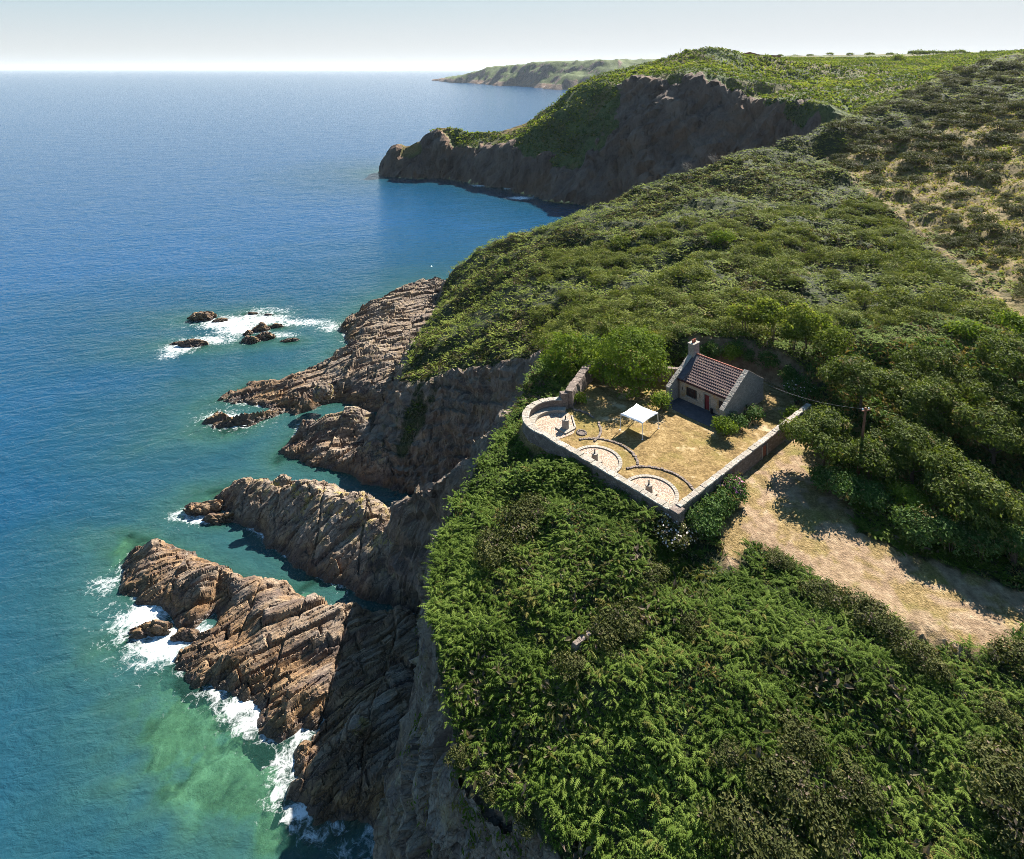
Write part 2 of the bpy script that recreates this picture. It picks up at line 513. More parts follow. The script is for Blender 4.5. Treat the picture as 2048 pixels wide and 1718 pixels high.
M['gable'] = stone_mat('grey_granite', (0.3, 0.255, 0.225), (0.47, 0.405, 0.35), (0.34, 0.3, 0.265), 3.0, 0.04)
M['coping'] = stone_mat('coping_stone', (0.3, 0.262, 0.222), (0.47, 0.42, 0.36), (0.22, 0.19, 0.16), 1.3, 0.02, spots=(0.24, 0.215, 0.17))
M['concrete'] = stone_mat('old_concrete', (0.31, 0.275, 0.23), (0.42, 0.375, 0.315), (0.28, 0.24, 0.2), 0.9, 0.004)
M['tarmac'] = plain('patio_tarmac', (0.085, 0.075, 0.082), 0.9, 0.2, 0.25, 3)
M['door'] = plain('red_door_paint', (0.17, 0.02, 0.025), 0.5, 0.4, 0.15)
M['gatewood'] = plain('weathered_red_wood', (0.26, 0.09, 0.055), 0.8, 0.2, 0.3, 12)
M['dark'] = plain('shuttered_dark', (0.028, 0.022, 0.022), 0.5, 0.4)
M['pipe'] = plain('dark_red_gutter', (0.06, 0.018, 0.016), 0.5)
M['terracotta'] = plain('terracotta', (0.3, 0.09, 0.05), 0.8)
M['iron'] = plain('dark_iron', (0.02, 0.02, 0.022), 0.5, 0.5)
M['tent'] = plain('white_canvas', (0.86, 0.87, 0.9), 0.6, 0.3, 0.02)
M['tentleg'] = plain('white_steel', (0.72, 0.74, 0.76), 0.35, 0.5, 0.04)
M['pole'] = plain('creosoted_wood', (0.17, 0.075, 0.045), 0.85, 0.2, 0.3, 7)
M['porcelain'] = plain('porcelain', (0.7, 0.7, 0.72), 0.3)
M['bluebin'] = plain('blue_plastic', (0.2, 0.34, 0.62), 0.4, 0.4, 0.08)
M['yellow'] = plain('yellow_label', (0.65, 0.38, 0.03), 0.5)
M['wire'] = plain('wire_grey', (0.32, 0.3, 0.3), 0.5)

def tile_mat():
    m, nt, o = new_mat('roof_tiles'); T = NT(nt)
    p = T.pos(); n = T.noise(p, 1.2, 5, 0.7); n2 = T.noise(p, 7, 4)
    c = T.ramp(n2, [(0.3, (0.07, 0.042, 0.04)), (0.6, (0.135, 0.078, 0.07)), (0.8, (0.2, 0.135, 0.118))])
    c = T.mix(T.ramp(n, [(0.55, 0.0), (0.68, 0.6)]), c, (0.26, 0.18, 0.1))
    out(nt, o, T.bsdf(c, 0.75, T.bump(n2, 0.3, 0.02), 0.3))
    return m
M['tiles'] = tile_mat()

def gravel_mat():
    m, nt, o = new_mat('pink_gravel'); T = NT(nt)
    p = T.pos(); v = T.vor(p, 11); n = T.noise(p, 0.8, 5)
    sp = T.n('ShaderNodeSeparateColor'); T.set(sp.inputs[0], v.outputs['Color'])
    c = T.ramp(sp.outputs[0], [(0.0, (0.15, 0.098, 0.075)), (0.5, (0.33, 0.245, 0.19)), (1.0, (0.5, 0.41, 0.33))])
    c = T.mix(T.ramp(n, [(0.4, 0.0), (0.7, 0.5)]), c, (0.33, 0.25, 0.17))
    out(nt, o, T.bsdf(c, 0.95, T.bump(v.outputs['Distance'], 0.6, 0.04), 0.1))
    return m
M['gravel'] = gravel_mat()

def lawn_mat():
    m, nt, o = new_mat('parched_lawn'); T = NT(nt)
    p = T.pos()
    g1 = T.noise(p, 0.23, 5, 0.62); g2 = T.noise(p, 3.6, 6, 0.75); g3 = T.noise(p, 1.0, 5, 0.7); g4 = T.noise(p, 0.5, 4)
    c = T.ramp(T.math('ADD', T.math('MULTIPLY', g2, 0.6), T.math('MULTIPLY', g3, 0.4)),
               [(0.34, (0.055, 0.036, 0.013)), (0.46, (0.15, 0.098, 0.038)), (0.55, (0.25, 0.17, 0.072)), (0.68, (0.4, 0.3, 0.155))])
    c = T.mix(T.ramp(g1, [(0.5, 0.0), (0.64, 0.65)]), c, T.mix(g2, (0.075, 0.07, 0.012), (0.24, 0.19, 0.05)))
    c = T.mix(T.ramp(g4, [(0.58, 0.0), (0.7, 0.55)]), c, (0.5, 0.4, 0.26))
    out(nt, o, T.bsdf(c, 0.95, T.bump(g2, 0.7, 0.12), 0.1))
    return m
M['lawn'] = lawn_mat()

def water_mat():
    m, nt, o = new_mat('sea_water'); T = NT(nt)
    p = T.pos()
    dep = T.attr('depth').outputs['Fac']; foam = T.attr('foam').outputs['Fac']
    wob = T.noise(p, 0.06, 5, 0.6)
    d2 = T.math('MULTIPLY', dep, T.math('ADD', 0.6, T.math('MULTIPLY', wob, 0.8)))
    body = T.ramp(T.math('DIVIDE', d2, 40.0), [(0.0, (0.035, 0.12, 0.092)), (0.06, (0.026, 0.08, 0.074)), (0.2, (0.013, 0.053, 0.068)), (0.45, (0.006, 0.046, 0.092)), (1.0, (0.006, 0.055, 0.14))])  # green shallows; bluer deep stops paint the far sky reflection into the colour
    w1 = T.noise(T.map(p, (0.55, 1.0, 1.0), (0, 0, 0.25)), 0.42, 4, 0.6, 0.4)
    w2 = T.noise(T.map(p, (0.6, 1.0, 1.0), (0, 0, -0.3)), 1.7, 4, 0.65, 0.3)
    w3 = T.noise(T.map(p, (0.7, 1.0, 1.0), (0, 0, 0.2)), 0.07, 4, 0.6)
    h = T.math('ADD', T.math('MULTIPLY', w1, 0.9), T.math('ADD', T.math('MULTIPLY', w2, 0.22), T.math('MULTIPLY', w3, 1.6)))
    nor = T.bump(h, 0.5, 1.0)
    surf = T.bsdf(body, 0.14, nor, 0.27, IOR=1.33)
    tr = T.n('ShaderNodeBsdfTransparent'); tr.inputs[0].default_value = (0.55, 0.85, 0.78, 1)
    clear = T.ramp(T.math('DIVIDE', d2, 6.0), [(0.0, 0.2), (0.15, 0.5), (0.4, 0.76), (1.0, 1.0)])
    mx = T.n('ShaderNodeMixShader'); T.set(mx.inputs[0], clear)
    nt.links.new(tr.outputs[0], mx.inputs[1]); nt.links.new(surf, mx.inputs[2])
    # foam: broken lace
    l1 = T.noise(p, 0.75, 10, 0.78, 1.0)
    lv = T.vor(T.n('ShaderNodeVectorMath', operation='ADD', i_0=p, i_1=T.n('ShaderNodeTexNoise', i_Vector=p, i_Scale=0.9).outputs['Color']).outputs[0], 0.85, 'DISTANCE_TO_EDGE').outputs['Distance']
    lace = T.math('MULTIPLY', T.ramp(lv, [(0.0, 1.0), (0.12, 0.0)]), 0.14)
    q = T.math('ADD', foam, T.math('ADD', T.math('MULTIPLY', T.math('SUBTRACT', l1, 0.5), 2.2), lace))
    fo = T.ramp(q, [(0.5, 0.0), (0.75, 0.35), (1.0, 0.95)])
    fo = T.math('MULTIPLY', fo, T.ramp(foam, [(0.05, 0.0), (0.2, 1.0)]))
    fd = T.bsdf((0.82, 0.85, 0.86), 0.8, T.bump(l1, 0.6, 0.3), 0.1)
    m2 = T.n('ShaderNodeMixShader'); T.set(m2.inputs[0], fo)
    nt.links.new(mx.outputs[0], m2.inputs[1]); nt.links.new(fd, m2.inputs[2])
    out(nt, o, m2.outputs[0])
    return m
M['water'] = water_mat()

def bed_mat():
    m, nt, o = new_mat('sea_bed'); T = NT(nt)
    p = T.pos()
    n = T.noise(p, 0.16, 7, 0.7, 0.6); n2 = T.noise(p, 1.0, 5, 0.7)
    c = T.ramp(T.math('ADD', T.math('MULTIPLY', n, 0.7), T.math('MULTIPLY', n2, 0.3)), [(0.36, (0.045, 0.05, 0.03)), (0.5, (0.14, 0.15, 0.09)), (0.64, (0.28, 0.29, 0.19))])
    out(nt, o, T.bsdf(c, 0.9, T.bump(n2, 0.6, 0.3), 0.1))
    return m
M['bed'] = bed_mat()

# ------------------------------------------------------------------ terrain data
G = 33.5                                     # level of the walled yard above the sea
U = np.array([0.667, -0.745]); V2 = np.array([0.745, 0.667])     # along the sea wall / away from the sea wall
CORNER = np.array([14.95, 59.4])             # corner of sea wall and gate wall

coast = [Wp(25, -60), Wp(6, -10), Wp(-2, 30), Wp(-7, 50), P(772, 1718), P(782, 1640), P(800, 1560), P(828, 1460), P(848, 1370),
         P(852, 1290), P(850, 1222), Wp(-17, 93), Wp(-20, 99), Wp(-16, 104.5), Wp(-8.5, 104), Wp(-6.5, 109), Wp(-13, 114.5), P(780, 975),
         Wp(-28, 126), Wp(-29, 132), Wp(-27, 142), Wp(-29, 155), Wp(-28, 170), Wp(-26, 190), Wp(-24.5, 215), Wp(-15, 230),
         Wp(5, 238), Wp(40, 248), Wp(80, 262), Wp(120, 280), Wp(150, 296), Wp(151, 318), Wp(110, 330), Wp(75, 338), P(1180, 408), P(1100, 400),
         P(1050, 385), P(1000, 376), P(950, 366), P(900, 356), P(830, 356), P(770, 351), Wp(-96, 480), Wp(-64, 500), Wp(0, 512),
         Wp(40, 530), Wp(95, 620), Wp(160, 820), Wp(260, 1500), Wp(2200, 1500), Wp(2200, -60)]
edge_top = [Wp(28, -40, 24), Wp(16, 8, 26), Wp(6, 28, 26), P(1110, 1718, 26.6), P(1060, 1670, 26.5), P(1000, 1620, 26.5), P(950, 1570, 26.8), P(900, 1520, 27.2),
            P(880, 1450, 27.6), P(853, 1350, 28), P(850, 1250, 29), P(852, 1150, 29.5), P(862, 1080, 30), P(902, 1000, 30.3),
            P(938, 945, 30.8), P(972, 905, 31.2), P(992, 880, 31.5), P(1018, 832, 31.2), P(1048, 775, 31.0), P(1080, 722, 30.6)]
ridgeC = [Q(785, 993, 100), Q(830, 944, 96), Q(882, 934, 92.5), Q(925, 937, 88), Q(950, 947, 84)]
face_top = [Q(1090, 700, 108), Q(1060, 712, 115), Q(980, 725, 121), Q(900, 742, 126), Q(830, 752, 131), Q(796, 758, 136)]
left_edge = [Q(796, 758, 136), Q(815, 720, 146), Q(850, 668, 160), Q(868, 645, 168), Q(882, 612, 185)]
sky1 = [Q(886, 585, 203), Q(890, 562, 205), Q(908, 538, 206), Q(960, 497, 206), Q(1030, 467, 204), Q(1110, 442, 202), Q(1200, 410, 206), Q(1290, 372, 210), Q(1400, 332, 215),
        Q(1500, 297, 220), Q(1620, 262, 230), Q(1750, 217, 250), Q(1830, 177, 280), Q(1920, 138, 310), Q(2048, 107, 322), Wp(330, 335, 90)]
behind_sky = [Wp(-19, 222, 4), Wp(-8, 222, 10), Wp(5, 220, 15), Wp(22, 222, 18), Wp(40, 228, 18), Wp(65, 238, 20), Wp(95, 250, 24), Wp(125, 268, 30), Wp(148, 284, 34), Wp(170, 300, 44), Wp(205, 335, 62), Wp(270, 380, 78)]
ridge2 = [Q(870, 640, 168), Q(932, 588, 168), Q(1000, 540, 168), Q(1062, 503, 170), Q(1130, 468, 178)]
bank_toe = [Wp(24.5, 89.5, G - .1), Wp(28, 90.2, G - .1), Wp(31.5, 88.6, G - .1), Wp(34.6, 85.2, G - .1), Wp(36.2, 81, G - .1)]
bank_top = [Wp(24.5, 92.2, 37.2), Wp(28.5, 92.8, 37.6), Wp(33, 90.6, 37.6), Wp(36.6, 86.8, 37.4), Wp(38.6, 81.5, 36.4)]
hl_sky = [Q(774, 340, 462), Q(800, 286, 469), Q(820, 290, 469), Q(845, 276, 468), Q(875, 253, 467), Q(920, 256, 469), Q(940, 266, 469), Q(1000, 263, 464), Q(1050, 247, 460), Q(1110, 206, 462),
          Q(1140, 178, 455), Q(1190, 152, 460), Q(1250, 136, 465), Q(1300, 124, 470), Q(1340, 112, 468), Q(1380, 99, 462), Q(1430, 94, 458), Q(1465, 98, 460), Q(1490, 110, 470)]
hl_behind = [Wp(-86, 481, 8), Wp(-60, 487, 14), Wp(0, 492, 13), Wp(35, 500, 22), Wp(75, 540, 40), Wp(130, 600, 70)]
hl_edge = [Q(795, 312, 464), Q(850, 300, 460), Q(900, 290, 458), Q(960, 300, 442), Q(1010, 292, 428), Q(1060, 305, 410), Q(1110, 318, 391), Q(1165, 318, 380), Q(1212, 275, 384), Q(1222, 205, 398), Q(1245, 172, 408),
           Q(1310, 152, 406), Q(1380, 144, 398), Q(1458, 156, 384), Q(1482, 196, 372), Q(1600, 200, 346), Q(1650, 206, 328), Q(1682, 232, 306)]
hl_mid = [Wp(75, 356, 22), Wp(105, 346, 24), Wp(140, 330, 22)]
pts_top = [  # fern headland in front of the walls
    P(985, 960, 31.6), P(1080, 900, 32), P(1200, 1000, 32.2), P(1100, 1150, 31.2), P(1000, 1250, 30.2), P(1100, 1350, 30), P(1300, 1300, 31.2), P(1355, 1075, 32.3), P(1500, 1150, 32.4),
    P(1500, 1400, 31), P(1300, 1600, 29.3), P(1800, 1500, 30.2), P(2048, 1400, 31.2), P(1500, 1718, 28.6), P(2048, 1718, 29), P(1150, 1550, 28.4), P(1000, 1450, 28.4),
    P(1170, 1700, 27.3), P(1750, 1250, 32.2), P(2048, 1250, 32), Wp(20, 20, 26), Wp(45, 15, 29), Wp(40, 30, 29.5), Wp(60, 30, 33), Wp(45, -40, 28), Wp(90, 20, 42),
    *[Wp(*(CORNER - U * t - V2 * 1.0), 33.75) for t in (1.5, 4, 7, 10, 12.5)], *[Wp(*(CORNER - U * t - V2 * 3.6), 32.9) for t in (2, 5, 8, 11)],
    # drive and the wood beside the gate wall
    P(1560, 960, 33.1), P(1480, 1050, 32.9), P(1600, 1100, 32.8), P(1750, 1150, 32.4), P(1900, 1220, 32), P(2040, 1220, 31.8), P(1700, 1020, 33), P(1900, 1120, 32.4),
    Wp(38, 72, 33.2), Wp(46, 64, 32.6), Wp(56, 58, 33.4), Wp(48, 74, 34.2), Wp(60, 68, 36.2), Wp(46, 80, 36.2), Wp(62, 50, 33), Wp(75, 60, 39), Wp(68, 80, 39.5),
    # beside and behind the yard
    P(1044, 848, 32.4), P(1090, 755, 32.6), Q(1120, 712, 97), Q(1200, 668, 105), Q(1120, 670, 112),
    # hillside
    Q(1000, 625, 140), Q(950, 660, 138), Q(900, 690, 138), Q(1040, 570, 152), Q(1100, 560, 150), Q(1200, 490, 166), Q(1200, 600, 130), Q(1300, 510, 152), Q(1300, 600, 118), Q(1400, 640, 99), Q(1400, 565, 118),
    Q(1400, 455, 155), Q(1400, 380, 194), Q(1500, 565, 110), Q(1500, 430, 158), Q(1500, 350, 196), Q(1600, 680, 92), Q(1600, 565, 112), Q(1600, 405, 174), Q(1650, 325, 214),
    Q(1750, 700, 86), Q(1750, 565, 114), Q(1750, 455, 149), Q(1750, 355, 189), Q(1750, 285, 219), Q(1900, 700, 82), Q(1900, 565, 109), Q(1900, 455, 139), Q(1900, 355, 174), Q(1900, 255, 214),
    Q(2040, 565, 104), Q(2040, 405, 144), Q(2040, 255, 194), Q(2040, 160, 262), Q(1960, 190, 250), Q(1850, 215, 245), Wp(150, 100, 52), Wp(120, 70, 48), Wp(230, 200, 78), Wp(260, 270, 84), Wp(130, 20, 50),
    Q(930, 560, 188), Q(990, 520, 190), Q(1080, 480, 190),
    # valley beyond and the plateau
    Q(1700, 226, 330), Q(1750, 192, 362), Q(1700, 162, 420), Q(1560, 162, 420), Q(1850, 152, 430), Q(1950, 128, 500), Q(1600, 124, 560), Q(1800, 118, 600), Q(1550, 112, 700), Q(1850, 109, 750), Q(2048, 108, 700), Q(1490, 130, 440), Q(1620, 175, 385),
    Q(1300, 136, 440), Q(1200, 165, 440), Q(1130, 215, 430), Q(1080, 250, 428), Q(1150, 270, 412), Q(1180, 240, 410), Q(1430, 128, 430), Q(1360, 125, 440),
    Wp(700, 900, 100), Wp(330, 1000, 92), Wp(300, 1490, 60), Wp(2190, 1490, 110), Wp(2190, -50, 110), Wp(500, 400, 100), Wp(420, 600, 88), Wp(800, 200, 105), Wp(150, -50, 50)]
lines = [coast + [coast[0]], edge_top, ridgeC, face_top, left_edge, sky1, behind_sky, ridge2, bank_toe, bank_top, hl_sky, hl_behind, hl_edge]
VV = []; EE = []
def addp(p):
    for i, q in enumerate(VV):
        if abs(q[0] - p[0]) + abs(q[1] - p[1]) < 0.05: return i
    VV.append(tuple(p)); return len(VV) - 1
for L in lines:
    prev = None
    for p in L:
        i = addp(p)
        if prev is not None and prev != i: EE.append((prev, i))
        prev = i
for p in pts_top + hl_mid: addp(p)
vo, eo, fo, ov, oe, of = delaunay_2d_cdt([Vector((p[0], p[1])) for p in VV], EE, [], 0, 1e-4)
TZ = []
for k, v in enumerate(vo):
    if ov[k]: TZ.append(VV[ov[k][0]][2])
    else:
        # a crossing of two break lines: height of the nearest given points
        d = sorted(((q[0] - v.x) ** 2 + (q[1] - v.y) ** 2, q[2]) for q in VV)[:3]
        TZ.append(sum(z / (a + .1) for a, z in d) / sum(1 / (a + .1) for a, z in d))
TV = np.array([(v.x, v.y) for v in vo]); TZ = np.array(TZ)

def tin_raster(xs, ys):
    Z = np.full((len(ys), len(xs)), -6.0)
    for f in fo:
        a, b, c = f[:3]
        (x0, y0), (x1, y1), (x2, y2) = TV[a], TV[b], TV[c]
        i0, i1 = np.searchsorted(xs, [min(x0, x1, x2), max(x0, x1, x2)]); j0, j1 = np.searchsorted(ys, [min(y0, y1, y2), max(y0, y1, y2)])
        if i1 <= i0 or j1 <= j0: continue
        X = xs[None, i0:i1]; Y = ys[j0:j1, None]
        den = (y1 - y2) * (x0 - x2) + (x2 - x1) * (y0 - y2)
        if abs(den) < 1e-9: continue
        l0 = ((y1 - y2) * (X - x2) + (x2 - x1) * (Y - y2)) / den
        l1 = ((y2 - y0) * (X - x2) + (x0 - x2) * (Y - y2)) / den
        l2 = 1 - l0 - l1
        m = (l0 >= -1e-6) & (l1 >= -1e-6) & (l2 >= -1e-6)
        z = l0 * TZ[a] + l1 * TZ[b] + l2 * TZ[c]
        sub = Z[j0:j1, i0:i1]
        sub[m] = z[m]
    return Z

def blur(Z, n):
    for _ in range(n):
        Zp = np.pad(Z, 1, mode='edge')
        Z = (Zp[1:-1, :-2] + Zp[1:-1, 2:] + Zp[:-2, 1:-1] + Zp[2:, 1:-1] + 4 * Zp[1:-1, 1:-1]) / 8
    return Z

def axis(a, b, st, far, grow, mx):
    v = [a]
    while v[-1] < b: v.append(v[-1] + st)
    s = st
    while v[-1] < far:
        s = min(s * grow, mx); v.append(v[-1] + s)
    return np.array(v)

def bilin(xs, ys, A, x, y):
    i = np.clip(np.searchsorted(xs, x) - 1, 0, len(xs) - 2); j = np.clip(np.searchsorted(ys, y) - 1, 0, len(ys) - 2)
    fx = np.clip((x - xs[i]) / (xs[i + 1] - xs[i]), 0, 1); fy = np.clip((y - ys[j]) / (ys[j + 1] - ys[j]), 0, 1)
    return (A[j, i] * (1 - fx) + A[j, i + 1] * fx) * (1 - fy) + (A[j + 1, i] * (1 - fx) + A[j + 1, i + 1] * fx) * fy

def grid_faces(nx, ny, keep=None):
    j, i = np.mgrid[0:ny - 1, 0:nx - 1]
    a = (j * nx + i).ravel()
    f = np.stack([a, a + 1, a + 1 + nx, a + nx], 1)
    if keep is not None: f = f[keep.ravel()]
    return f

def compact(Vt, f, *arrs):
    u, inv = np.unique(f, return_inverse=True)
    return (Vt[u], inv.reshape(f.shape)) + tuple(a[u] for a in arrs)

# yard, drive and paths in plan
wall_far = CORNER + V2 * 27.5
yard = [CORNER + U * .2, CORNER - U * 14.6]
BC = np.array([5.6, 75.6])                   # centre of the round bastion
for k in range(13):
    t = math.radians(-112 - k * (163.0 / 12))
    yard.append(BC + 4.1 * np.array([math.cos(t), math.sin(t)]))
yard += [np.array(q) for q in ((6.7, 80.2), (10.8, 88), (17, 87.6), (22.2, 87), (24, 89.6), (28, 90.4), (31.6, 88.8), (34.8, 85.3), (36.4, 80.9), tuple(wall_far))]
drive = [xy(P(*q, 32.8)) for q in ((1575, 880), (1530, 935), (1492, 985), (1452, 1050), (1448, 1085), (1462, 1115), (1478, 1105), (1482, 1078), (1530, 1082), (1600, 1128), (1700, 1180), (1800, 1222), (1900, 1262), (1990, 1268), (2030, 1235), (2200, 1260),
                                      (2250, 1180), (2048, 1165), (1900, 1128), (1800, 1100), (1720, 1060), (1690, 1020), (1660, 960), (1640, 915), (1610, 880))]
track = [xy(P(*q, 32.6)) for q in ((2120, 1205), (2000, 1188), (1880, 1178), (1790, 1150), (1700, 1110), (1640, 1060), (1590, 990), (1560, 935))]
path = [xy(q) for q in (Q(1655, 318, 217), Q(1668, 335, 207), Q(1690, 352, 198), Q(1740, 398, 172), Q(1790, 440, 156), Q(1830, 472, 144), Q(1900, 530, 122), Q(1950, 565, 110), Q(2000, 610, 100), Q(2060, 660, 90))]
hl_veg = [xy(p) for p in hl_edge[3:]] + [(175, 318), (240, 300), (2200, 300), (2200, 1450), (0, 1450), (-24, 470)]
brow_poly = [xy(p) for p in edge_top] + [(14, 104), (120, 104), (120, -45)]
def path_dist(x, y, pl):
    d = np.full(np.shape(x), 1e9)
    for (ax, ay), (bx, by) in zip(pl[:-1], pl[1:]):
        ex, ey = bx - ax, by - ay
        t = np.clip(((x - ax) * ex + (y - ay) * ey) / (ex * ex + ey * ey), 0, 1)
        d = np.minimum(d, np.hypot(x - ax - ex * t, y - ay - ey * t))
    return d
dry_zone = [xy(q) for q in (Q(1660, 325, 213), Q(1760, 405, 170), Q(1850, 480, 140), Q(1960, 565, 108), Q(2080, 660, 90))] + [(110, 80), (190, 150), (200, 220), (150, 222), (120, 222)]

def land_grid(xs, ys, far):
    Z = tin_raster(xs, ys)
    X, Y = np.meshgrid(xs, ys)
    dc = sdf([xy(p) for p in coast], X, Y)
    Z = np.where(dc > 0, np.maximum(-dc * .9, -6), Z)
    Z = blur(Z, 2 if far else 7)
    gy, gx = np.gradient(Z, ys, xs)
    nz = 1 / np.sqrt(1 + gx * gx + gy * gy)
    rock = 1 - (sstep(0.68, 0.84, nz) if far else sstep(0.5, 0.72, nz))
    rock = np.maximum(rock, 1 - sstep(2.0, 5.0 if not far else 4.0, Z))
    if far:
        rock *= sstep(0, 1, rock * 1.3)
        vp = sdf(hl_veg, X, Y) + (fbm2(X / 16, Y / 16, 5, 61) - .5) * 26
        rock = np.where(X > -22, np.maximum(sstep(-3, 3, vp), 1 - sstep(2, 4, Z)), np.maximum(1 - sstep(.52, .7, nz), 1 - sstep(6, 12, Z)))
        Z = Z + (fbm2(X / 14, Y / 14, 5, 3) - .5) * 5 * (0.35 + rock) + (fbm2(X / 5, Y / 5, 4, 9) - .5) * 2.2
        grass = sstep(.5, .62, fbm2(X / 30, Y / 22, 4, 5)) * .5 + 1.0 * sstep(-45, -70, X) * (1 - rock)
        grass = np.clip(grass + (1 - sstep(2, 10, np.abs(X + 50))) * .8 + (1 - sstep(0, 30, np.abs(X - 5))) * sstep(430, 440, Y) * .6, 0, 1)
        soil = np.zeros_like(Z)
        # rough ground on the cliff brow
        return X, Y, Z, rock, grass * (1 - rock), soil
    yd = sdf(yard, X, Y)
    keepflat = sstep(1.2, 0.2, yd)
    bump = (fbm2(X / 8, Y / 8, 3, 3) - .5) * (2.0 + 2.2 * sstep(95, 120, Y)) + (fbm2(X / 2.6, Y / 2.6, 3, 8) - .5) * 1.0
    drv = sdf(drive, X, Y)
    dmask = sstep(1.0, -0.3, drv + (fbm2(X / 1.2, Y / 1.2, 4, 4) - .5) * 2.2)
    pd = path_dist(X, Y, path)
    pmask = sstep(.75, .2, pd + (fbm2(X / 2, Y / 2, 3, 6) - .5) * 1.2)
    calm = np.maximum(dmask, pmask * .8)
    Z = Z + bump * (1 - rock) * (1 - calm) * (1 - keepflat)
    Z = Z * (1 - keepflat) + (G - .15) * keepflat
    dry = sdf(dry_zone, X, Y)
    gmask = sstep(6, -6, dry + (fbm2(X / 6, Y / 6, 4, 12) - .5) * 14) * .75
    # bare earth of the cut bank behind the cottage
    bk = sdf([xy(q) for q in bank_toe] + [xy(q) for q in bank_top[::-1]], X, Y)
    soil = np.clip(sstep(.3, -.3, bk) * .6 + pmask * .12 * sstep(.3, .5, fbm2(X / 3, Y / 3, 3, 2)), 0, 1)
    hole = sstep(.5, .58, fbm2(X / 1.7, Y / 1.7, 4, 31)) * dmask * .8
    for off in (-.75, .75):
        rl = [(a, b + off) for a, b in track]
        soil = np.maximum(soil, .85 * sstep(.5, .12, path_dist(X, Y, rl) + (fbm2(X / 1.5, Y / 1.5, 3, 41) - .5) * .5) * dmask * sstep(.36, .5, fbm2(X / 4, Y / 4, 3, 43)))
    soil = np.maximum(soil, hole)
    grass = np.clip(np.maximum(np.maximum(dmask, pmask), gmask) + keepflat, 0, 1)
    rock = rock * (1 - keepflat) * (1 - sstep(.3, -.3, bk)) * (1 - dmask)
    # the bracken reaches the brow of the cliff and ends there
    brow = sdf(brow_poly, X, Y) + (fbm2(X / 2.2, Y / 2.2, 4, 23) - .5) * 1.6
    nb = (Y < 100) & (X < 25)
    rock = np.where(nb, np.maximum(np.maximum(sstep(-.35, .3, brow), 1 - sstep(2, 5, Z)), 1 - sstep(.34, .46, blur(nz, 3))), rock) * (1 - keepflat) * (1 - dmask)
    # stains of creeping weed at the top of the cliffs
    hang = (fbm2(X / 3.0, Y / 3.0, 5, 14) - .5)
    rock = np.clip(rock + hang * .9 * (rock > .04) * (Z > 9) * (Y > 100), 0, 1)
    return X, Y, Z, rock, grass * (1 - rock), soil

xs = axis(-46, 62, .3, 330, 1.03, 1.3)
ys = axis(20, 136, .3, 345, 1.025, 1.1)
LX, LY, LZ, LR, LG, LS = land_grid(xs, ys, False)
LZ0 = LZ.copy()

def rocky(X, Y, Z, w, rot, amp=1.0, seed=0):
    """beds of rock cut by joints: tilted, offset blocks of two sizes with crisp edges"""
    c, s = math.cos(rot), math.sin(rot)
    a = c * X + s * Y; b = -s * X + c * Y
    wa = a + 2.5 * (fbm2(X / 9, Y / 9, 3, seed + 1) - .5) + .25 * (fbm2(X / 1.3, Y / 1.3, 2, seed + 4) - .5)
    wb = b + 3.0 * (fbm2(X / 12, Y / 12, 2, seed + 2) - .5) + .22 * (fbm2(X / 1.1, Y / 1.1, 2, seed + 5) - .5) + Z * .3
    def blocks(wd, ln, sd):
        lay = np.floor(wb / wd + .35 * (vn2(wb / wd / 2, wa / 40, sd) - .5)).astype(np.int64); t = wb / wd - lay - .5
        off = _h(lay, lay * 0, 0, sd) * 37.0
        q = wa / (ln * (.6 + .9 * _h(lay, lay * 0, 1, sd))) + off
        sg = np.floor(q).astype(np.int64); tt = q - sg - .5
        h1 = _h(lay, sg, 2, sd); h2 = _h(lay, sg, 3, sd); h3 = _h(lay, sg, 4, sd)
        e = np.minimum(.5 - np.abs(np.clip(t, -.5, .5)), (.5 - np.abs(tt)) * ln / wd)
        return (h1 - .5), t * (h2 * 1.3 - .35), tt * (h3 - .5), 1 - sstep(0, .13, e)
    o1, t1, u1, e1 = blocks(1.9, 11.0, seed + 3)
    o2, t2, u2, e2 = blocks(.7, 4.0, seed + 7)
    md = sstep(.3, .62, fbm2(X / 6, Y / 6, 3, seed + 21)); t1 = t1 * (.35 + .9 * md); t2 = t2 * md; e2 = e2 * (.3 + md); o2 = o2 * (.3 + md)
    ja = wa * .55 + wb * .84; jb = -wa * .84 + wb * .55
    jl = np.floor(jb / 6.5).astype(np.int64); je = np.abs(jb / 6.5 - jl - .5)
    jh = _h(jl, jl * 0, 9, seed); d = (jh - .5) * 1.1 - .55 * (1 - sstep(0, .035, .5 - je)) * (jh > .35)
    d = d + o1 * 1.05 + t1 * 1.5 + u1 * .8 - e1 * .6
    d += o2 * .5 + t2 * .6 + u2 * .35 - e2 * .3
    d += (fbm2(X / .8, Y / .8 + Z, 4, seed + 11, True) - .5) * .14
    d += (fbm2(X / 5, Y / 5 + Z * .3, 3, seed + 13) - .5) * .7
    return d * amp * w

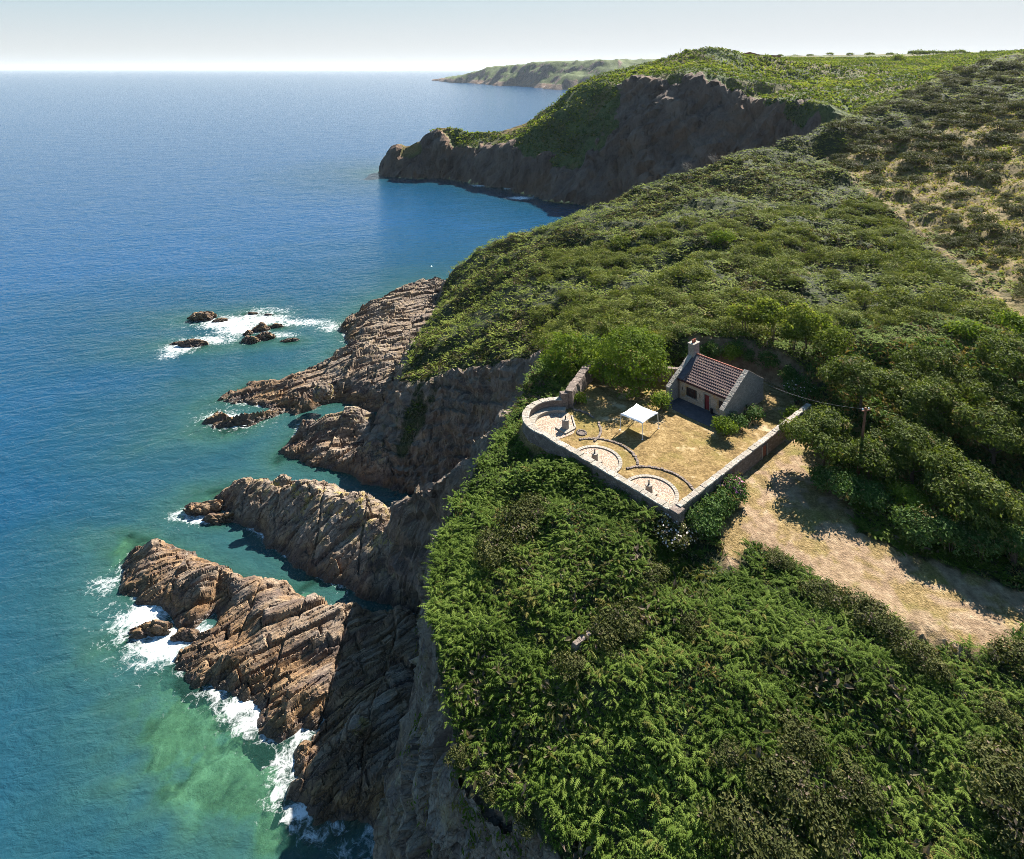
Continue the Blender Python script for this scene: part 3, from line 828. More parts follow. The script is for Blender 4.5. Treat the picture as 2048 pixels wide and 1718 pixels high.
# displace the cliff faces along their normals; the near face stays inside the brow line
gy, gx = np.gradient(LZ, ys, xs)
nn = 1 / np.sqrt(1 + gx * gx + gy * gy)
LN = blur(nn, 2)
D = rocky(LX * .6 - LY * .8, LZ * 1.15 + .25 * LX, LX * .4, np.clip(LR * 1.4, 0, 1), 0.62, 0.95, 40)
qx, qy, qz = LX + .5 * LZ, LY - .3 * LZ, LZ + .35 * LX        # steeply dipping beds
D += ((fbm3(qx / 9, qy / 9, qz / 13, 3, 50, True) - .5) * 2.6 + (fbm3(qx / 2.2, qy / 2.8, qz / 4.0, 4, 52, True) - .5) * 2.0) * np.clip(LR * 1.3, 0, 1)
D -= 2.6 * LR * sstep(104, 96, LY) * sstep(6, 14, LZ)
Vl = np.stack([LX - gx * nn * D * .8, LY - gy * nn * D * .8, LZ + nn * D], 2)
inside = (LZ > -1.5) & (LX < LY * .95 + 28) & (LX > -LY * .85 - 20) & (LY < 240 + .42 * np.maximum(LX, 0))
keep = inside[:-1, :-1] & inside[1:, 1:]
fl = grid_faces(len(xs), len(ys), keep)
mask = np.stack([LR, LG, LS], 2).reshape(-1, 3)
vv, ff, mm = compact(Vl.reshape(-1, 3), fl, mask)
tag(mesh_np('cliff_land', vv, ff, M['land'], {'mask': mm}, smooth=False), 'steep coastal cliff and hillside carrying the walled yard', 'terrain', kind='structure')

def ground(x, y):
    return bilin(xs, ys, LZ, np.asarray(x, float), np.asarray(y, float))

# the sheer face below the bracken brow, as a surface of its own between the foot and the brow
def near_cliff():
    pairs = [(Wp(11, 18, 26), Wp(2, 16)), (Wp(6, 29, 26), Wp(-4, 36)), (P(1110, 1718, 26.6), Wp(-7.5, 50)), (P(1060, 1670, 26.5), Wp(-10, 56)), (P(1000, 1620, 26.5), P(772, 1718)), (P(950, 1570, 26.8), P(780, 1640)), (P(900, 1520, 27.2), P(800, 1560)), (P(880, 1450, 27.6), P(826, 1470)),
             (P(853, 1350, 28), P(846, 1400)), (P(850, 1250, 29), P(852, 1330)), (P(852, 1150, 29.5), P(850, 1270)), (P(862, 1080, 30), P(846, 1232)), (P(902, 1000, 30.3), Wp(-14, 94.5))]
    E = np.array([a for a, b in pairs]); C = np.array([b for a, b in pairs]); C[:, 2] = -1.0
    ln = np.concatenate([[0], np.cumsum(np.linalg.norm(np.diff((E + C) / 2, axis=0), axis=1))])
    s_ = np.arange(0, ln[-1], .26); n = len(s_)
    Ei = np.stack([np.interp(s_, ln, E[:, k]) for k in range(3)], 1); Ci = np.stack([np.interp(s_, ln, C[:, k]) for k in range(3)], 1)
    for _ in range(10):
        Ei[1:-1] = (Ei[:-2] + 2 * Ei[1:-1] + Ei[2:]) / 4; Ci[1:-1] = (Ci[:-2] + 2 * Ci[1:-1] + Ci[2:]) / 4
    m = 120; t = np.linspace(0, 1, m)[:, None, None]
    A = Ci[None] * (1 - t) + Ei[None] * t
    A[:, :, 2] -= 1.5 * t[:, :, 0] ** 3
    du = np.gradient(A, axis=1); dv = np.gradient(A, axis=0)
    N = np.cross(dv, du); N /= np.linalg.norm(N, axis=2, keepdims=True) + 1e-9
    if N[:, :, 0].mean() > 0: N = -N
    Sg = np.repeat(s_[None], m, 0); Zg = A[:, :, 2]
    d = rocky(Sg, Zg * 1.1, Sg * .3, np.ones_like(Sg), .7, 1.15, 640)
    d += (fbm3(A[:, :, 0] / 7, A[:, :, 1] / 7, Zg / 9, 4, 650, True) - .5) * 4.0 + (fbm3(A[:, :, 0] / 1.6, A[:, :, 1] / 1.6, Zg / 2.2, 3, 655, True) - .5) * .9
    d = d * (1 - .75 * sstep(.8, 1, t[:, :, 0])) - .5 * sstep(.6, 1, t[:, :, 0])
    d = d - 2.0 * sstep(ln[5], ln[8], Sg) * (1 - .4 * sstep(ln[11], ln[12], Sg))
    Vc = A + N * d[:, :, None]
    o = mesh_np('cliff_face', Vc.reshape(-1, 3), grid_faces(n, m), M['cliff_rock'], smooth=False)
    tag(o, 'sheer cracked rock face below the bracken brow', 'cliff', kind='structure')
    return Vc, N
CLV, CLN = near_cliff()

# second headland, 1.6 m grid
xh = axis(-105, 330, 1.6, 2150, 1.05, 40); yh = axis(232, 560, 1.6, 1480, 1.05, 30)
HX, HY, HZ, HR, HG, HS = land_grid(xh, yh, True)
hgy, hgx = np.gradient(HZ, yh, xh); hn = 1 / np.sqrt(1 + hgx ** 2 + hgy ** 2)
HD = rocky((HX * .7 - HY * .7) / 5, HZ / 6 + HX / 30, HX / 20, HR, 1.2, 3.6, 65) + ((fbm3(HX / 18, HY / 18, HZ / 26, 5, 60, True) - .5) * 11 + (fbm3(HX / 6, HY / 6, HZ / 8, 4, 70, True) - .5) * 4.5) * HR
Vh = np.stack([HX - hgx * hn * HD, HY - hgy * hn * HD, HZ + hn * HD * .5], 2)
ins = (HZ > -2.5) & (HX < HY * .95 + 60) & (HY > 236 + .42 * np.maximum(HX, 0))
fh = grid_faces(len(xh), len(yh), ins[:-1, :-1] & ins[1:, 1:])
vv, ff, mm = compact(Vh.reshape(-1, 3), fh, np.stack([HR, HG, HS], 2).reshape(-1, 3))
tag(mesh_np('headland', vv, ff, M['farland'], {'mask': mm}, smooth=False), 'second headland across the bay with a dark rock face', 'terrain', kind='structure')

# far headland on the horizon, about three kilometres off
def far_head():
    x = np.linspace(-520, 1500, 260); y = np.linspace(2350, 4900, 150)
    X, Y = np.meshgrid(x, y)
    poly = [xy(P(*q)) for q in ((851, 160.5), (880, 162.5), (905, 165.5), (922, 166), (960, 168.5), (1000, 171.5), (1050, 174.5), (1095, 176.5), (1130, 179), (1200, 182))] + [(600, 2360), (1490, 2360), (1490, 4890), (200, 4890), (-200, 4300)]
    d = -sdf(poly, X, Y) + (fbm2(X / 160, Y / 260, 4, 3) - .5) * 170
    top = 88 + 22 * sstep(-100, 350, X) + 12 * (fbm2(X / 300, Y / 300, 3, 7) - .5)
    top = top * sstep(-640, -150, X) * (0.45 + .55 * sstep(-330, -40, X))
    Z = np.minimum(top, np.clip(d, -10, 999) * .62) + (fbm2(X / 60, Y / 60, 4, 9, True) - .5) * 26 * sstep(5, 120, d) * sstep(420, 60, d)
    Z = np.where(d < 0, -8, Z)
    gy, gx = np.gradient(Z, y, x); nz = 1 / np.sqrt(1 + gx ** 2 + gy ** 2)
    rock = np.maximum(1 - sstep(.72, .86, nz), 1 - sstep(8, 30, Z)) * .9
    mk = np.stack([rock, 0 * rock, 0 * rock], 2).reshape(-1, 3)
    k = Z > -6
    f = grid_faces(len(x), len(y), k[:-1, :-1] | k[1:, 1:])
    vv, ff, mm = compact(np.stack([X, Y, Z], 2).reshape(-1, 3), f, mk)
    tag(mesh_np('far_headland', vv, ff, M['farland'], {'mask': mm}), 'distant low headland on the horizon', 'terrain', kind='structure')
    return x, y, Z
FHX, FHY, FHZ = far_head()

# ------------------------------------------------------------------ rock ledges at the foot of the cliff
reefA = [P(*q) for q in ((243, 1172), (252, 1130), (268, 1085, 1.5), (300, 1058, 3), (330, 1056, 3), (380, 1070, 3), (410, 1090, 3), (440, 1102, 2.5), (452, 1108, 2.5), (490, 1125, 2.5), (530, 1145, 2), (548, 1165, 1), (600, 1178, 1.5), (660, 1188, 2), (700, 1196, 1.5), (760, 1225), (850, 1250),
         (870, 1400), (870, 1660), (775, 1652), (740, 1636), (680, 1640), (632, 1650), (618, 1612), (580, 1592), (588, 1578), (622, 1574), (606, 1530), (598, 1506), (632, 1492), (648, 1440), (628, 1455), (560, 1482), (527, 1462), (520, 1425), (488, 1390), (455, 1372), (418, 1366), (356, 1332), (362, 1308), (392, 1296), (398, 1276), (430, 1262), (452, 1240), (440, 1215), (385, 1252), (350, 1232), (322, 1205), (280, 1198), (250, 1188))]
ridgeB = [P(*q) for q in ((436, 992), (452, 1012), (482, 1042), (540, 1086), (600, 1130), (700, 1180), (800, 1216), (850, 1228))] + [Wp(-9, 97), Wp(-14, 103), Wp(-22, 110.5), Wp(-30, 114), Wp(-42, 115.5), Wp(-50, 117)]
stackF = [P(*q) for q in ((560, 906), (572, 892), (590, 872), (600, 848))] + [Wp(-39.5, 138), Wp(-33, 140), Wp(-28, 137), Wp(-26, 130), Wp(-20, 122), P(790, 978), P(752, 968), P(700, 950), P(620, 930)]
tongueE = [P(*q) for q in ((404, 846), (436, 826), (470, 842), (540, 822), (556, 812), (520, 812), (480, 806), (440, 800), (475, 782), (500, 768), (530, 766), (560, 770), (600, 752), (640, 738), (668, 728), (672, 706), (700, 695), (690, 672), (676, 655), (700, 638), (730, 618), (770, 598), (815, 588), (822, 578), (870, 566), (900, 572))] + [Wp(-14, 222), Wp(-17, 190), Wp(-20, 165), Wp(-20, 140), P(745, 822), P(700, 806), P(660, 806), P(630, 812), P(600, 826), P(570, 822), P(540, 836), P(500, 852), P(460, 858)]

def reef(name, poly, ctrl, steep, mat, rot, amp, st, seed, label, sub=1.2):
    pl = np.array([xy(p) for p in poly])
    x = np.arange(pl[:, 0].min() - 3, pl[:, 0].max() + 3, st); y = np.arange(pl[:, 1].min() - 3, pl[:, 1].max() + 3, st)
    X, Y = np.meshgrid(x, y)
    wx = (fbm2(X / 3, Y / 3, 4, seed) - .5) * 2.6; wy = (fbm2(X / 3, Y / 3, 4, seed + 5) - .5) * 2.6
    d = -sdf(pl, X + wx, Y + wy)
    num = 0; den = 0
    for p in ctrl:
        w = 1 / ((X - p[0]) ** 2 + (Y - p[1]) ** 2 + 4) ** 1.6
        num = num + w * p[2] * (.82 if name == 'rock_ledge' else 1); den = den + w
    top = num / den
    dd = d + .35
    prof = np.where(dd > 0, top * (1 - np.exp(-np.maximum(dd, 0) * steep / np.maximum(top, .5))), dd * .8)
    w = np.clip(.35 + d * .5, 0.12, 1)
    Z = prof + rocky(X, Y, prof, w, rot, amp, seed)
    k = Z > -sub
    f = grid_faces(len(x), len(y), k[:-1, :-1] | k[1:, 1:])
    vv, ff = compact(np.stack([X, Y, Z], 2).reshape(-1, 3), f)
    o = mesh_np(name, vv, ff, mat, smooth=False)
    tag(o, label, 'rock')
    return x, y, Z
reef('rock_ledge', reefA, [P(330, 1062, 4.6), P(440, 1108, 4.6), P(560, 1170, 4.4), P(690, 1195, 4.2), P(280, 1110, 3.6), P(400, 1160, 3.6), P(540, 1215, 3.4), P(650, 1250, 3.6), P(300, 1180, 1.8), P(360, 1220, 1.2), P(470, 1265, 1.2), P(440, 1310, 2.0),
     P(600, 1330, 2.2), P(560, 1400, 1.7), P(540, 1450, 1.1), P(700, 1330, 2.2), P(760, 1300, 2.2), P(780, 1400, 3.4), P(680, 1480, 3.0), P(640, 1520, 1.8), P(720, 1560, 3.4), P(660, 1600, 2.4), P(790, 1600, 4)],
     1.5, M['reef'], 0.62, .95, .17, 100, 'broad brown layered rock ledge below the fern cliff, surf breaking on its seaward edge')
reef('rock_ridge', ridgeB, [Q(460, 985, 112.5), Q(485, 958, 111.5), Q(550, 966, 110), Q(620, 946, 107.5), Q(690, 966, 105.5), Q(760, 978, 104), Wp(-12, 98, 9), Q(590, 1040, 103), Q(700, 1080, 98.5)], 1.5, M['ridge_rock'], 0.75, 1.0, .22, 200,
     'tall grey rock ridge with lichened pale top running from the cliff to the sea')
reef('rock_stack', stackF, [Q(615, 838, 133), Q(650, 806, 135), Q(720, 815, 135), Q(600, 880, 128), Q(700, 900, 127), Wp(-24, 122, 5)], 1.7, M['stack_rock'], 0.5, 1.25, .24, 300,
     'pale yellow lichened rock mass at the mouth of the shaded gully')
reef('rock_tongue', tongueE, [P(480, 845, 1), P(450, 850, .8), P(560, 830, 1.4), P(520, 780, 1.6), P(620, 790, 3), P(650, 760, 3.4), P(700, 760, 5), P(720, 720, 6), P(760, 700, 6), P(700, 660, 3.5), P(800, 640, 4.5), P(860, 590, 4.5), P(820, 690, 6)], 1.5, M['tongue_rock'], 0.45, 1.2, .3, 400,
     'long dark rock tongue reaching into the sea beyond the yellow rock mass')

# separate boulders and skerries in the water
def make_rock(name, c, sx, sy, sz, rz, seed, label, mat, group=None):
    bm = bmesh.new()
    bmesh.ops.create_icosphere(bm, subdivisions=5, radius=1)
    A = np.array([v.co[:] for v in bm.verts])
    X, Y, Z = (A[:, 0] * sx, A[:, 1] * sy, A[:, 2] * sz)
    f1, f2, dx, dy, cid = vor2((X + Z) / 1.3 + seed, (Y - Z * .6) / .9, seed)
    d = 1 + (fbm3(A[:, 0] * 1.3 + seed, A[:, 1] * 1.3, A[:, 2] * 1.3, 4, seed) - .5) * .9 + (cid - .5) * .32 - .2 * (1 - sstep(0, .15, f2 - f1))
    A = np.stack([X * d, Y * d, np.maximum(Z * d, -.8)], 1)
    c_, s_ = math.cos(rz), math.sin(rz)
    A = np.stack([A[:, 0] * c_ - A[:, 1] * s_, A[:, 0] * s_ + A[:, 1] * c_, A[:, 2]], 1)
    for v, a in zip(bm.verts, A): v.co = a
    me = bpy.data.meshes.new(name); bm.to_mesh(me); bm.free()
    for p in me.polygons: p.use_smooth = False
    me.materials.append(mat)
    o = bpy.data.objects.new(name, me); o.location = c
    link(o)
    return tag(o, label, 'rock', group)
skerry = [  # px, py, half length, half width, height, turn, label
    (404, 638, 4.0, 1.8, 2.2, .1, 'highest brown skerry at the seaward end of the white surf patch'),
    (440, 642, 2.0, .9, .9, .2, 'low brown rock just right of the highest skerry in the surf'),
    (386, 690, 3.6, 1.3, 1.4, .15, 'orange brown skerry at the nearest left end of the surf patch'),
    (352, 688, 1.5, .7, .7, .3, 'small brown rock awash left of the near surf skerry'),
    (496, 668, 1.6, 1.0, 1.3, .3, 'left upright brown rock of the tight cluster in the surf'),
    (522, 660, 2.3, 1.4, 1.8, .5, 'pointed brown rock in the middle of the surf cluster'),
    (552, 654, 2.0, .8, 1.1, .2, 'flat brown rock at the far end of the surf cluster'),
    (532, 676, 2.9, 1.5, 1.8, -.1, 'broadest brown rock of the surf cluster'),
    (502, 684, 2.3, 1.3, 1.5, -.2, 'nearest dark brown rock of the surf cluster'),
    (580, 682, 2.6, .7, .8, .2, 'low reddish rock awash right of the surf cluster'),
    (505, 628, 1.6, .6, .6, .1, 'small rock in the far edge of the surf patch, left one of two'),
    (536, 630, 1.3, .5, .6, .1, 'small rock in the far edge of the surf patch, right one of two'),
    (405, 1022, 3.4, 1.4, 1.6, .1, 'brown skerry off the tip of the tall rock ridge'),
    (440, 1040, 2.6, 1.0, 1.1, .1, 'low brown skerry between the ridge tip and the layered ledge'),
    (300, 1264, 2.6, 1.0, 1.2, .1, 'brown rock surrounded by white surf left of the layered ledge'),
    (368, 1274, 2.0, .8, .9, .0, 'smaller brown rock in the surf inlet of the layered ledge'),
    (376, 1222, 2.2, .8, 1.0, -.2, 'narrow brown rock at the upper edge of the surf inlet'),
    (604, 1522, .9, .7, .9, .2, 'small round brown rock at the lower edge of the layered ledge'),
]
for i, (px, py, a, b, h, rz, lab) in enumerate(skerry):
    p = P(px, py)
    make_rock('sea_rock', (p[0], p[1], -.1), a, b, h, rz, 500 + i, lab, M['tongue_rock' if py < 900 else 'reef'], 'skerries in the sea')
p = P(648, 790, 3.2); make_rock('boulder', (p[0], p[1], 3.4), 2.0, 1.7, 2.3, .3, 560, 'smooth pale grey boulder lying on the dark rock tongue', M['stack_rock'])
p = P(710, 1468, 3.0); make_rock('boulder', (p[0], p[1], 3.2), 1.7, 1.2, 1.3, .9, 561, 'big smooth grey boulder lying on the layered ledge in front of the cliff', M['ridge_rock'])
p = Q(566, 960, 109.5); make_rock('boulder', p, 1.6, .8, .9, .2, 562, 'brown block perched on the crest of the rock ridge', M['ridge_rock'])

# ------------------------------------------------------------------ sea and sea bed
wx = axis(-80, 22, .45, 70000, 1.045, 4000); wx = np.concatenate([-axis(80.5, 81, .5, 70000, 1.06, 5000)[::-1], wx])
wy = axis(54, 150, .45, 90000, 1.04, 5000); wy = np.concatenate([[-400, -120, -40, 0, 20, 35, 46], wy])
WX, WY = np.meshgrid(wx, wy)
near = (np.abs(WX) < 500) & (WY < 900)
dist = np.full(WX.shape, 400.0)
polys = [[xy(p) for p in coast], [xy(p) for p in reefA], [xy(p) for p in ridgeB], [xy(p) for p in stackF], [xy(p) for p in tongueE]]
dm = np.full(near.sum(), 1e9); xn, yn = WX[near], WY[near]
for pl in polys: dm = np.minimum(dm, sdf(pl, xn, yn))
for (px, py, a, b, h, rz, lab) in skerry:
    p = P(px, py); dm = np.minimum(dm, np.hypot((xn - p[0]) / 1, (yn - p[1]) / .6) - a * .9)
dist[near] = dm
depth = 2.2 * np.clip(dist, 0, 400) ** .62
shoals = [(330, 1530, 17, 11, 5), (280, 895, 4.5, 5.5, 9), (300, 1450, 9, 5, 8), (420, 1440, 8, 4.5, 8), (480, 1600, 7, 5, 8), (330, 1560, 7, 4, 6), (540, 1690, 6, 4, 8), (430, 1530, 7, 4, 7), (190, 1070, 9, 4, 9), (240, 1100, 5, 4, 6), (380, 985, 6, 3, 8), (370, 768, 7, 3, 6), (360, 820, 8, 4, 8), (420, 870, 7, 3, 8), (500, 640, 10, 8, 9), (450, 700, 10, 6, 6), (620, 650, 8, 4, 7),
          (600, 1600, 5, 4, 7), (110, 1690, 12, 5, 5), (100, 1350, 10, 5, 4), (545, 930, 3, 5, 6), (200, 1290, 6, 5, 5), (780, 450, 40, 40, 3), (590, 1170, 4, 2, 8)]
for px, py, rx, ry, am in shoals:
    p = P(px, py)
    depth -= am * .75 * np.exp(-((WX - p[0]) / rx) ** 2 - ((WY - p[1]) / ry) ** 2) * np.clip(.05 + 1.25 * fbm2(WX / 3.2, WY / 3.2, 5, 21), 0, 1.6) * .8
depth = np.clip(depth, .1, 40)
foam = np.zeros_like(depth)
foam = .75 * np.exp(-np.clip(dist, 0, 60) / 1.0) * sstep(.4, .62, fbm2(WX / 9, WY / 9, 3, 33))
blobs = [(290, 1230, 5, 4, .75), (330, 1290, 6, 3.5, .8), (400, 1270, 5, 2, .7), (250, 1260, 4, 4, .5), (300, 1320, 5, 2.5, .55), (215, 1165, 4, 3.5, .5), (245, 1140, 2, 4, .5), (440, 1385, 4, 2, .6), (480, 1415, 3.4, 2, .75), (505, 1445, 3, 2, .7), (540, 1470, 2.5, 1.6, .6), (600, 1480, 2.0, 2.2, .62), (640, 1445, 1.8, 1.4, .6), (575, 1530, 2.7, 2.4, .62), (555, 1590, 2.4, 2.0, .62), (600, 1625, 2.5, 2, .7), (640, 1665, 3.6, 1.6, .55), (720, 1690, 4, 2, .5), (760, 1660, 2, 3, .5), (820, 1380, 2, 3, .6), (790, 1330, 3, 1, .4),
         (460, 645, 8, 4.5, .75), (520, 640, 8, 4, .72), (480, 660, 6, 4, .7), (420, 680, 7, 3, .6), (360, 695, 4, 3.5, .72), (340, 710, 3, 3, .5), (600, 645, 10, 2.5, .62), (560, 670, 5, 2, .55), (540, 620, 8, 2, .5), (660, 655, 3, 3, .6), (690, 680, 2, 3, .4), (470, 842, 4.5, 2.5, .75), (440, 836, 4, 3, .6), (500, 800, 5, 2.2, .62), (545, 806, 4, 1.5, .55), (360, 1030, 3, 2, .6), (400, 1040, 4, 1.6, .65), (460, 1030, 2, 1.6, .55),
         (1010, 388, 6, 1.2, .9), (1040, 396, 6, 1.2, .9), (960, 371, 5, 1.5, .75), (820, 357, 9, 1.6, .7), (940, 366, 5, 1, .7), (770, 332, 3, 2, .8), (700, 595, 8, 1.2, .3)]
for px, py, rx, ry, am in blobs:
    p = P(px, py)
    k = 1.0 if py > 900 else 1.5
    foam = np.maximum(foam, .5 * am * np.exp(-((WX - p[0]) / (rx * k * 2.2)) ** 2 - ((WY - p[1]) / (ry * k * 2.0)) ** 2))
    foam = np.maximum(foam, 1.25 * am * np.exp(-((WX - p[0]) / (rx * k)) ** 2 - ((WY - p[1]) / (ry * k)) ** 2))
f = grid_faces(len(wx), len(wy))
Vw = np.stack([WX, WY, 0 * WX], 2).reshape(-1, 3)
tag(mesh_np('sea', Vw, f, M['water'], {'depth': depth.ravel(), 'foam': foam.ravel()}), 'blue green sea', 'sea', kind='structure')
bx = np.arange(-90, 30, .8); by = np.arange(45, 260, .8)
BX, BY = np.meshgrid(bx, by)
bd = bilin(wx, wy, depth, BX.ravel(), BY.ravel()).reshape(BX.shape)
BZ = -np.clip(bd, .5, 12) * .25 - 1.0 + (fbm2(BX / 2.5, BY / 2.5, 4, 77, True) - .5) * 1.2
BZ = np.minimum(BZ, -.5)
tag(mesh_np('sea_bed', np.stack([BX, BY, BZ], 2).reshape(-1, 3), grid_faces(len(bx), len(by)), M['bed']), 'rocky sea bed in the shallows', 'sea bed', kind='structure')

# ------------------------------------------------------------------ yard ground, cottage, walls
def at_g(p, z=0.0): return np.array([p[0], p[1], G + z])
def sheet(name, poly, z, mat, label, cat='ground', kind='structure', thick=0.0):
    m = MB()
    if thick:
        m.hull([(p[0], p[1], z - thick) for p in poly], [(p[0], p[1], z) for p in poly])
    else:
        m.add([(p[0], p[1], z) for p in poly], [list(range(len(poly)))])
    return tag(m.build(name, mat), label, cat, kind=kind)
sheet('lawn', yard, G, M['lawn'], 'sun parched yellow lawn inside the stone walls', 'lawn')

O2 = np.array([19.2, 81.3])
def H(u, v, z=0.0):
    q = O2 + U * u + V2 * v
    return np.array([q[0], q[1], G + z])
def hbox(m, u0, u1, v0, v1, z0, z1):
    m.hull([H(u0, v0, z0), H(u1, v0, z0), H(u1, v1, z0), H(u0, v1, z0)], [H(u0, v0, z1), H(u1, v0, z1), H(u1, v1, z1), H(u0, v1, z1)])

cot = empty('cottage', tuple(H(4, 5.5, 0)))
tag(cot, 'small granite cottage with dark red tiled roof and sloping gable walls', 'cottage')
LU = 7.9; RV = 5.75; RZ = 4.7
def gable(u0, u1, mat):
    prof = [(0, -.3), (0, 1.75), (.25, 1.88), (RV, RZ), (9.5, 2.55), (9.5, -.3)]
    m = MB(); m.hull([H(u0, v, z) for v, z in prof], [H(u1, v, z) for v, z in prof])
    g = m.build('gable', mat, cot)
    c = MB()
    for (a, za), (b, zb) in (((-.06, 1.79), (RV, RZ)), ((RV, RZ), (9.58, 2.51))):
        k = max(2, int((b - a) / .62)); prev = None
        for i in range(k):
            t0 = i / k + .004; t1 = (i + 1) / k - .004
            j = random.uniform(-.02, .02); e = random.uniform(.02, .07)
            q = [(a + (b - a) * t0, za + (zb - za) * t0), (a + (b - a) * t1, za + (zb - za) * t1)]
            lo = [H(u0 - e, q[0][0], q[0][1] + .005), H(u1 + e, q[0][0], q[0][1] + .005), H(u1 + e, q[1][0], q[1][1] + .005), H(u0 - e, q[1][0], q[1][1] + .005)]
            c.hull(lo, [p + np.array([0, 0, .13 + j]) for p in lo])
    c.build('coping', M['coping'], cot, .012)
    return g
gable(0, .5, M['gable']); gable(LU - .5, LU, M['gable'])
m = MB()   # front wall with its openings left out
ops = [(1.6, 3.12, .75, 1.82), (4.2, 4.86, -.3, 1.85), (6.1, 7.1, .75, 1.82), (1.02, 1.14, 1.15, 1.62), (3.5, 3.62, 1.15, 1.62)]
us = sorted({.5, LU - .5} | {o[0] for o in ops} | {o[1] for o in ops})
for a, b in zip(us[:-1], us[1:]):
    zs = [(-.3, 2.75)]
    for o_ in ops:
        if o_[0] <= a + 1e-6 and o_[1] >= b - 1e-6: zs = [(-.3, o_[2]), (o_[3], 2.75)]
    for z0, z1 in zs:
        if z1 - z0 > .01: hbox(m, a, b, 2.0, 2.45, z0, z1)
m.build('front_wall', M['facade'], cot)
m = MB(); hbox(m, .5, LU - .5, 8.9, 9.35, -.3, 2.5); m.build('back_wall', M['gable'], cot)
for (a, b, z0, z1) in (ops[0], ops[2]):
    m = MB(); hbox(m, a, b, 2.16, 2.24, z0, z1); w = m.build('window', M['dark'], cot)
    m = MB()
    for k in range(5):
        uu = a + (b - a) * k / 4
        hbox(m, uu - .03, uu + .03, 2.12, 2.158, z0, z1)
    hbox(m, a, b, 2.125, 2.155, (z0 + z1) / 2 - .03, (z0 + z1) / 2 + .03)
    f_ = m.build('window_frame', M['pipe'], None); f_.parent = cot; f_.matrix_parent_inverse = Matrix.Translation(-cot.location)
    m = MB(); hbox(m, a - .12, b + .12, 1.94, 2.13, z0 - .12, z0); m.build('sill', M['coping'], cot)
for (a, b, z0, z1) in ops[3:]:
    m = MB(); hbox(m, a, b, 2.3, 2.36, z0, z1); m.build('slit_window', M['dark'], cot)
m = MB(); hbox(m, 4.24, 4.82, 2.12, 2.18, .03, 1.8); dr = m.build('door', M['door'], cot)
m = MB()
hbox(m, 4.2, 4.26, 2.06, 2.2, 0, 1.85); hbox(m, 4.8, 4.86, 2.06, 2.2, 0, 1.85); hbox(m, 4.26, 4.8, 2.06, 2.2, 1.79, 1.85)
m.build('door_frame', M['pipe'], cot)
m = MB(); hbox(m, 4.04, 4.2, 1.965, 2.02, 0, 1.85); hbox(m, 4.86, 5.02, 1.965, 2.02, 0, 1.85); hbox(m, 4.0, 5.06, 1.955, 2.02, 1.85, 2.05); m.build('door_surround', M['coping'], cot, .01)
m = MB(); m.tube([H(4.74, 2.07, .95), H(4.74, 2.12, .95)], .03); m.tube([H(4.74, 2.07, .95), H(4.64, 2.07, .95)], .018); hd = m.build('handle', M['iron'], cot)
hd.parent = dr; hd.matrix_parent_inverse = Matrix.Identity(4); hd.location = (0, 0, 0); 
# roof: courses of pantiles laid over each other
def slope_tiles(v0, z0, v1, z1, ncourse, u0, u1, ntile):
    nu = ntile * 6 + 1
    uu = np.linspace(u0, u1, nu); ph = (np.arange(nu) % 6) / 6.0
    wave = np.array([0, .02, .05, .06, .05, .02])[np.arange(nu) % 6]
    Vt = []; Fs = []
    L = math.hypot(v1 - v0, z1 - z0); nv_, nz_ = -(z1 - z0) / L, (v1 - v0) / L
    if nz_ < 0: nv_, nz_ = -nv_, -nz_
    for c in range(ncourse):
        for t, lift in ((c / ncourse - .012, .085), (c / ncourse - .012, .0), (c / ncourse - .012, .085), ((c + 1) / ncourse, .03)):
            pass
        rows = [(c / ncourse - .012, .01, 0), (c / ncourse - .012, .10, 1), ((c + 1) / ncourse - .005, .035, 1)]
        base = len(Vt)
        for t, lift, wv in rows:
            for k in range(nu):
                jit = (0.012 * math.sin(k // 6 * 12.9 + c * 7.3)) * wv
                h = lift + wave[k] * wv + jit
                Vt.append(H(uu[k], v0 + (v1 - v0) * t + nv_ * h, z0 + (z1 - z0) * t + nz_ * h))
        for r in range(2):
            for k in range(nu - 1):
                a = base + r * nu + k
                Fs.append([a, a + 1, a + 1 + nu, a + nu])
    return Vt, Fs
Vt, Fs = slope_tiles(1.78, 2.56, RV, 4.48, 11, 1.3, LU - .5, 24)
m = MB(); m.add(Vt, Fs)
Vt, Fs = slope_tiles(9.3, 2.6, RV, 4.48, 10, .5, LU - .5, 27); m.add(Vt, Fs)
prof = [(1.8, 2.4), (RV, 4.44), (9.4, 2.46), (9.4, 2.36), (RV, 4.3), (1.8, 2.3)]
m.hull([H(.5, v, z) for v, z in prof], [H(LU - .5, v, z) for v, z in prof])
rf = m.build('roof', M['tiles'], cot)
m = MB(); m.hull([H(.5, 1.75, 2.57), H(1.3, 1.75, 2.57), H(1.3, 1.75, 2.66), H(.5, 1.75, 2.66)], [H(.5, RV, 4.48), H(1.3, RV, 4.48), H(1.3, RV, 4.57), H(.5, RV, 4.57)])
m.build('roof_apron', M['tarmac'], cot)
m = MB()
for k in range(15):
    a = .52 + (LU - 1.04) * k / 15; b = .52 + (LU - 1.04) * (k + 1) / 15 + .03
    n = 7; ring = lambda u, r: [H(u, RV + r * math.cos(math.pi * j / (n - 1)), 4.5 + r * .9 * math.sin(math.pi * j / (n - 1))) for j in range(n)]
    m.hull(ring(a, .15), ring(b, .13))
m.build('ridge_tiles', M['terracotta'], cot)
m = MB(); hbox(m, -.06, .74, 5.05, 6.4, 3.0, 5.75); ch = m.build('chimney', M['gable'], cot, .02)
m = MB(); hbox(m, -.14, .82, 4.97, 6.48, 5.75, 5.92); m.build('chimney_cap', M['coping'], cot, .02)
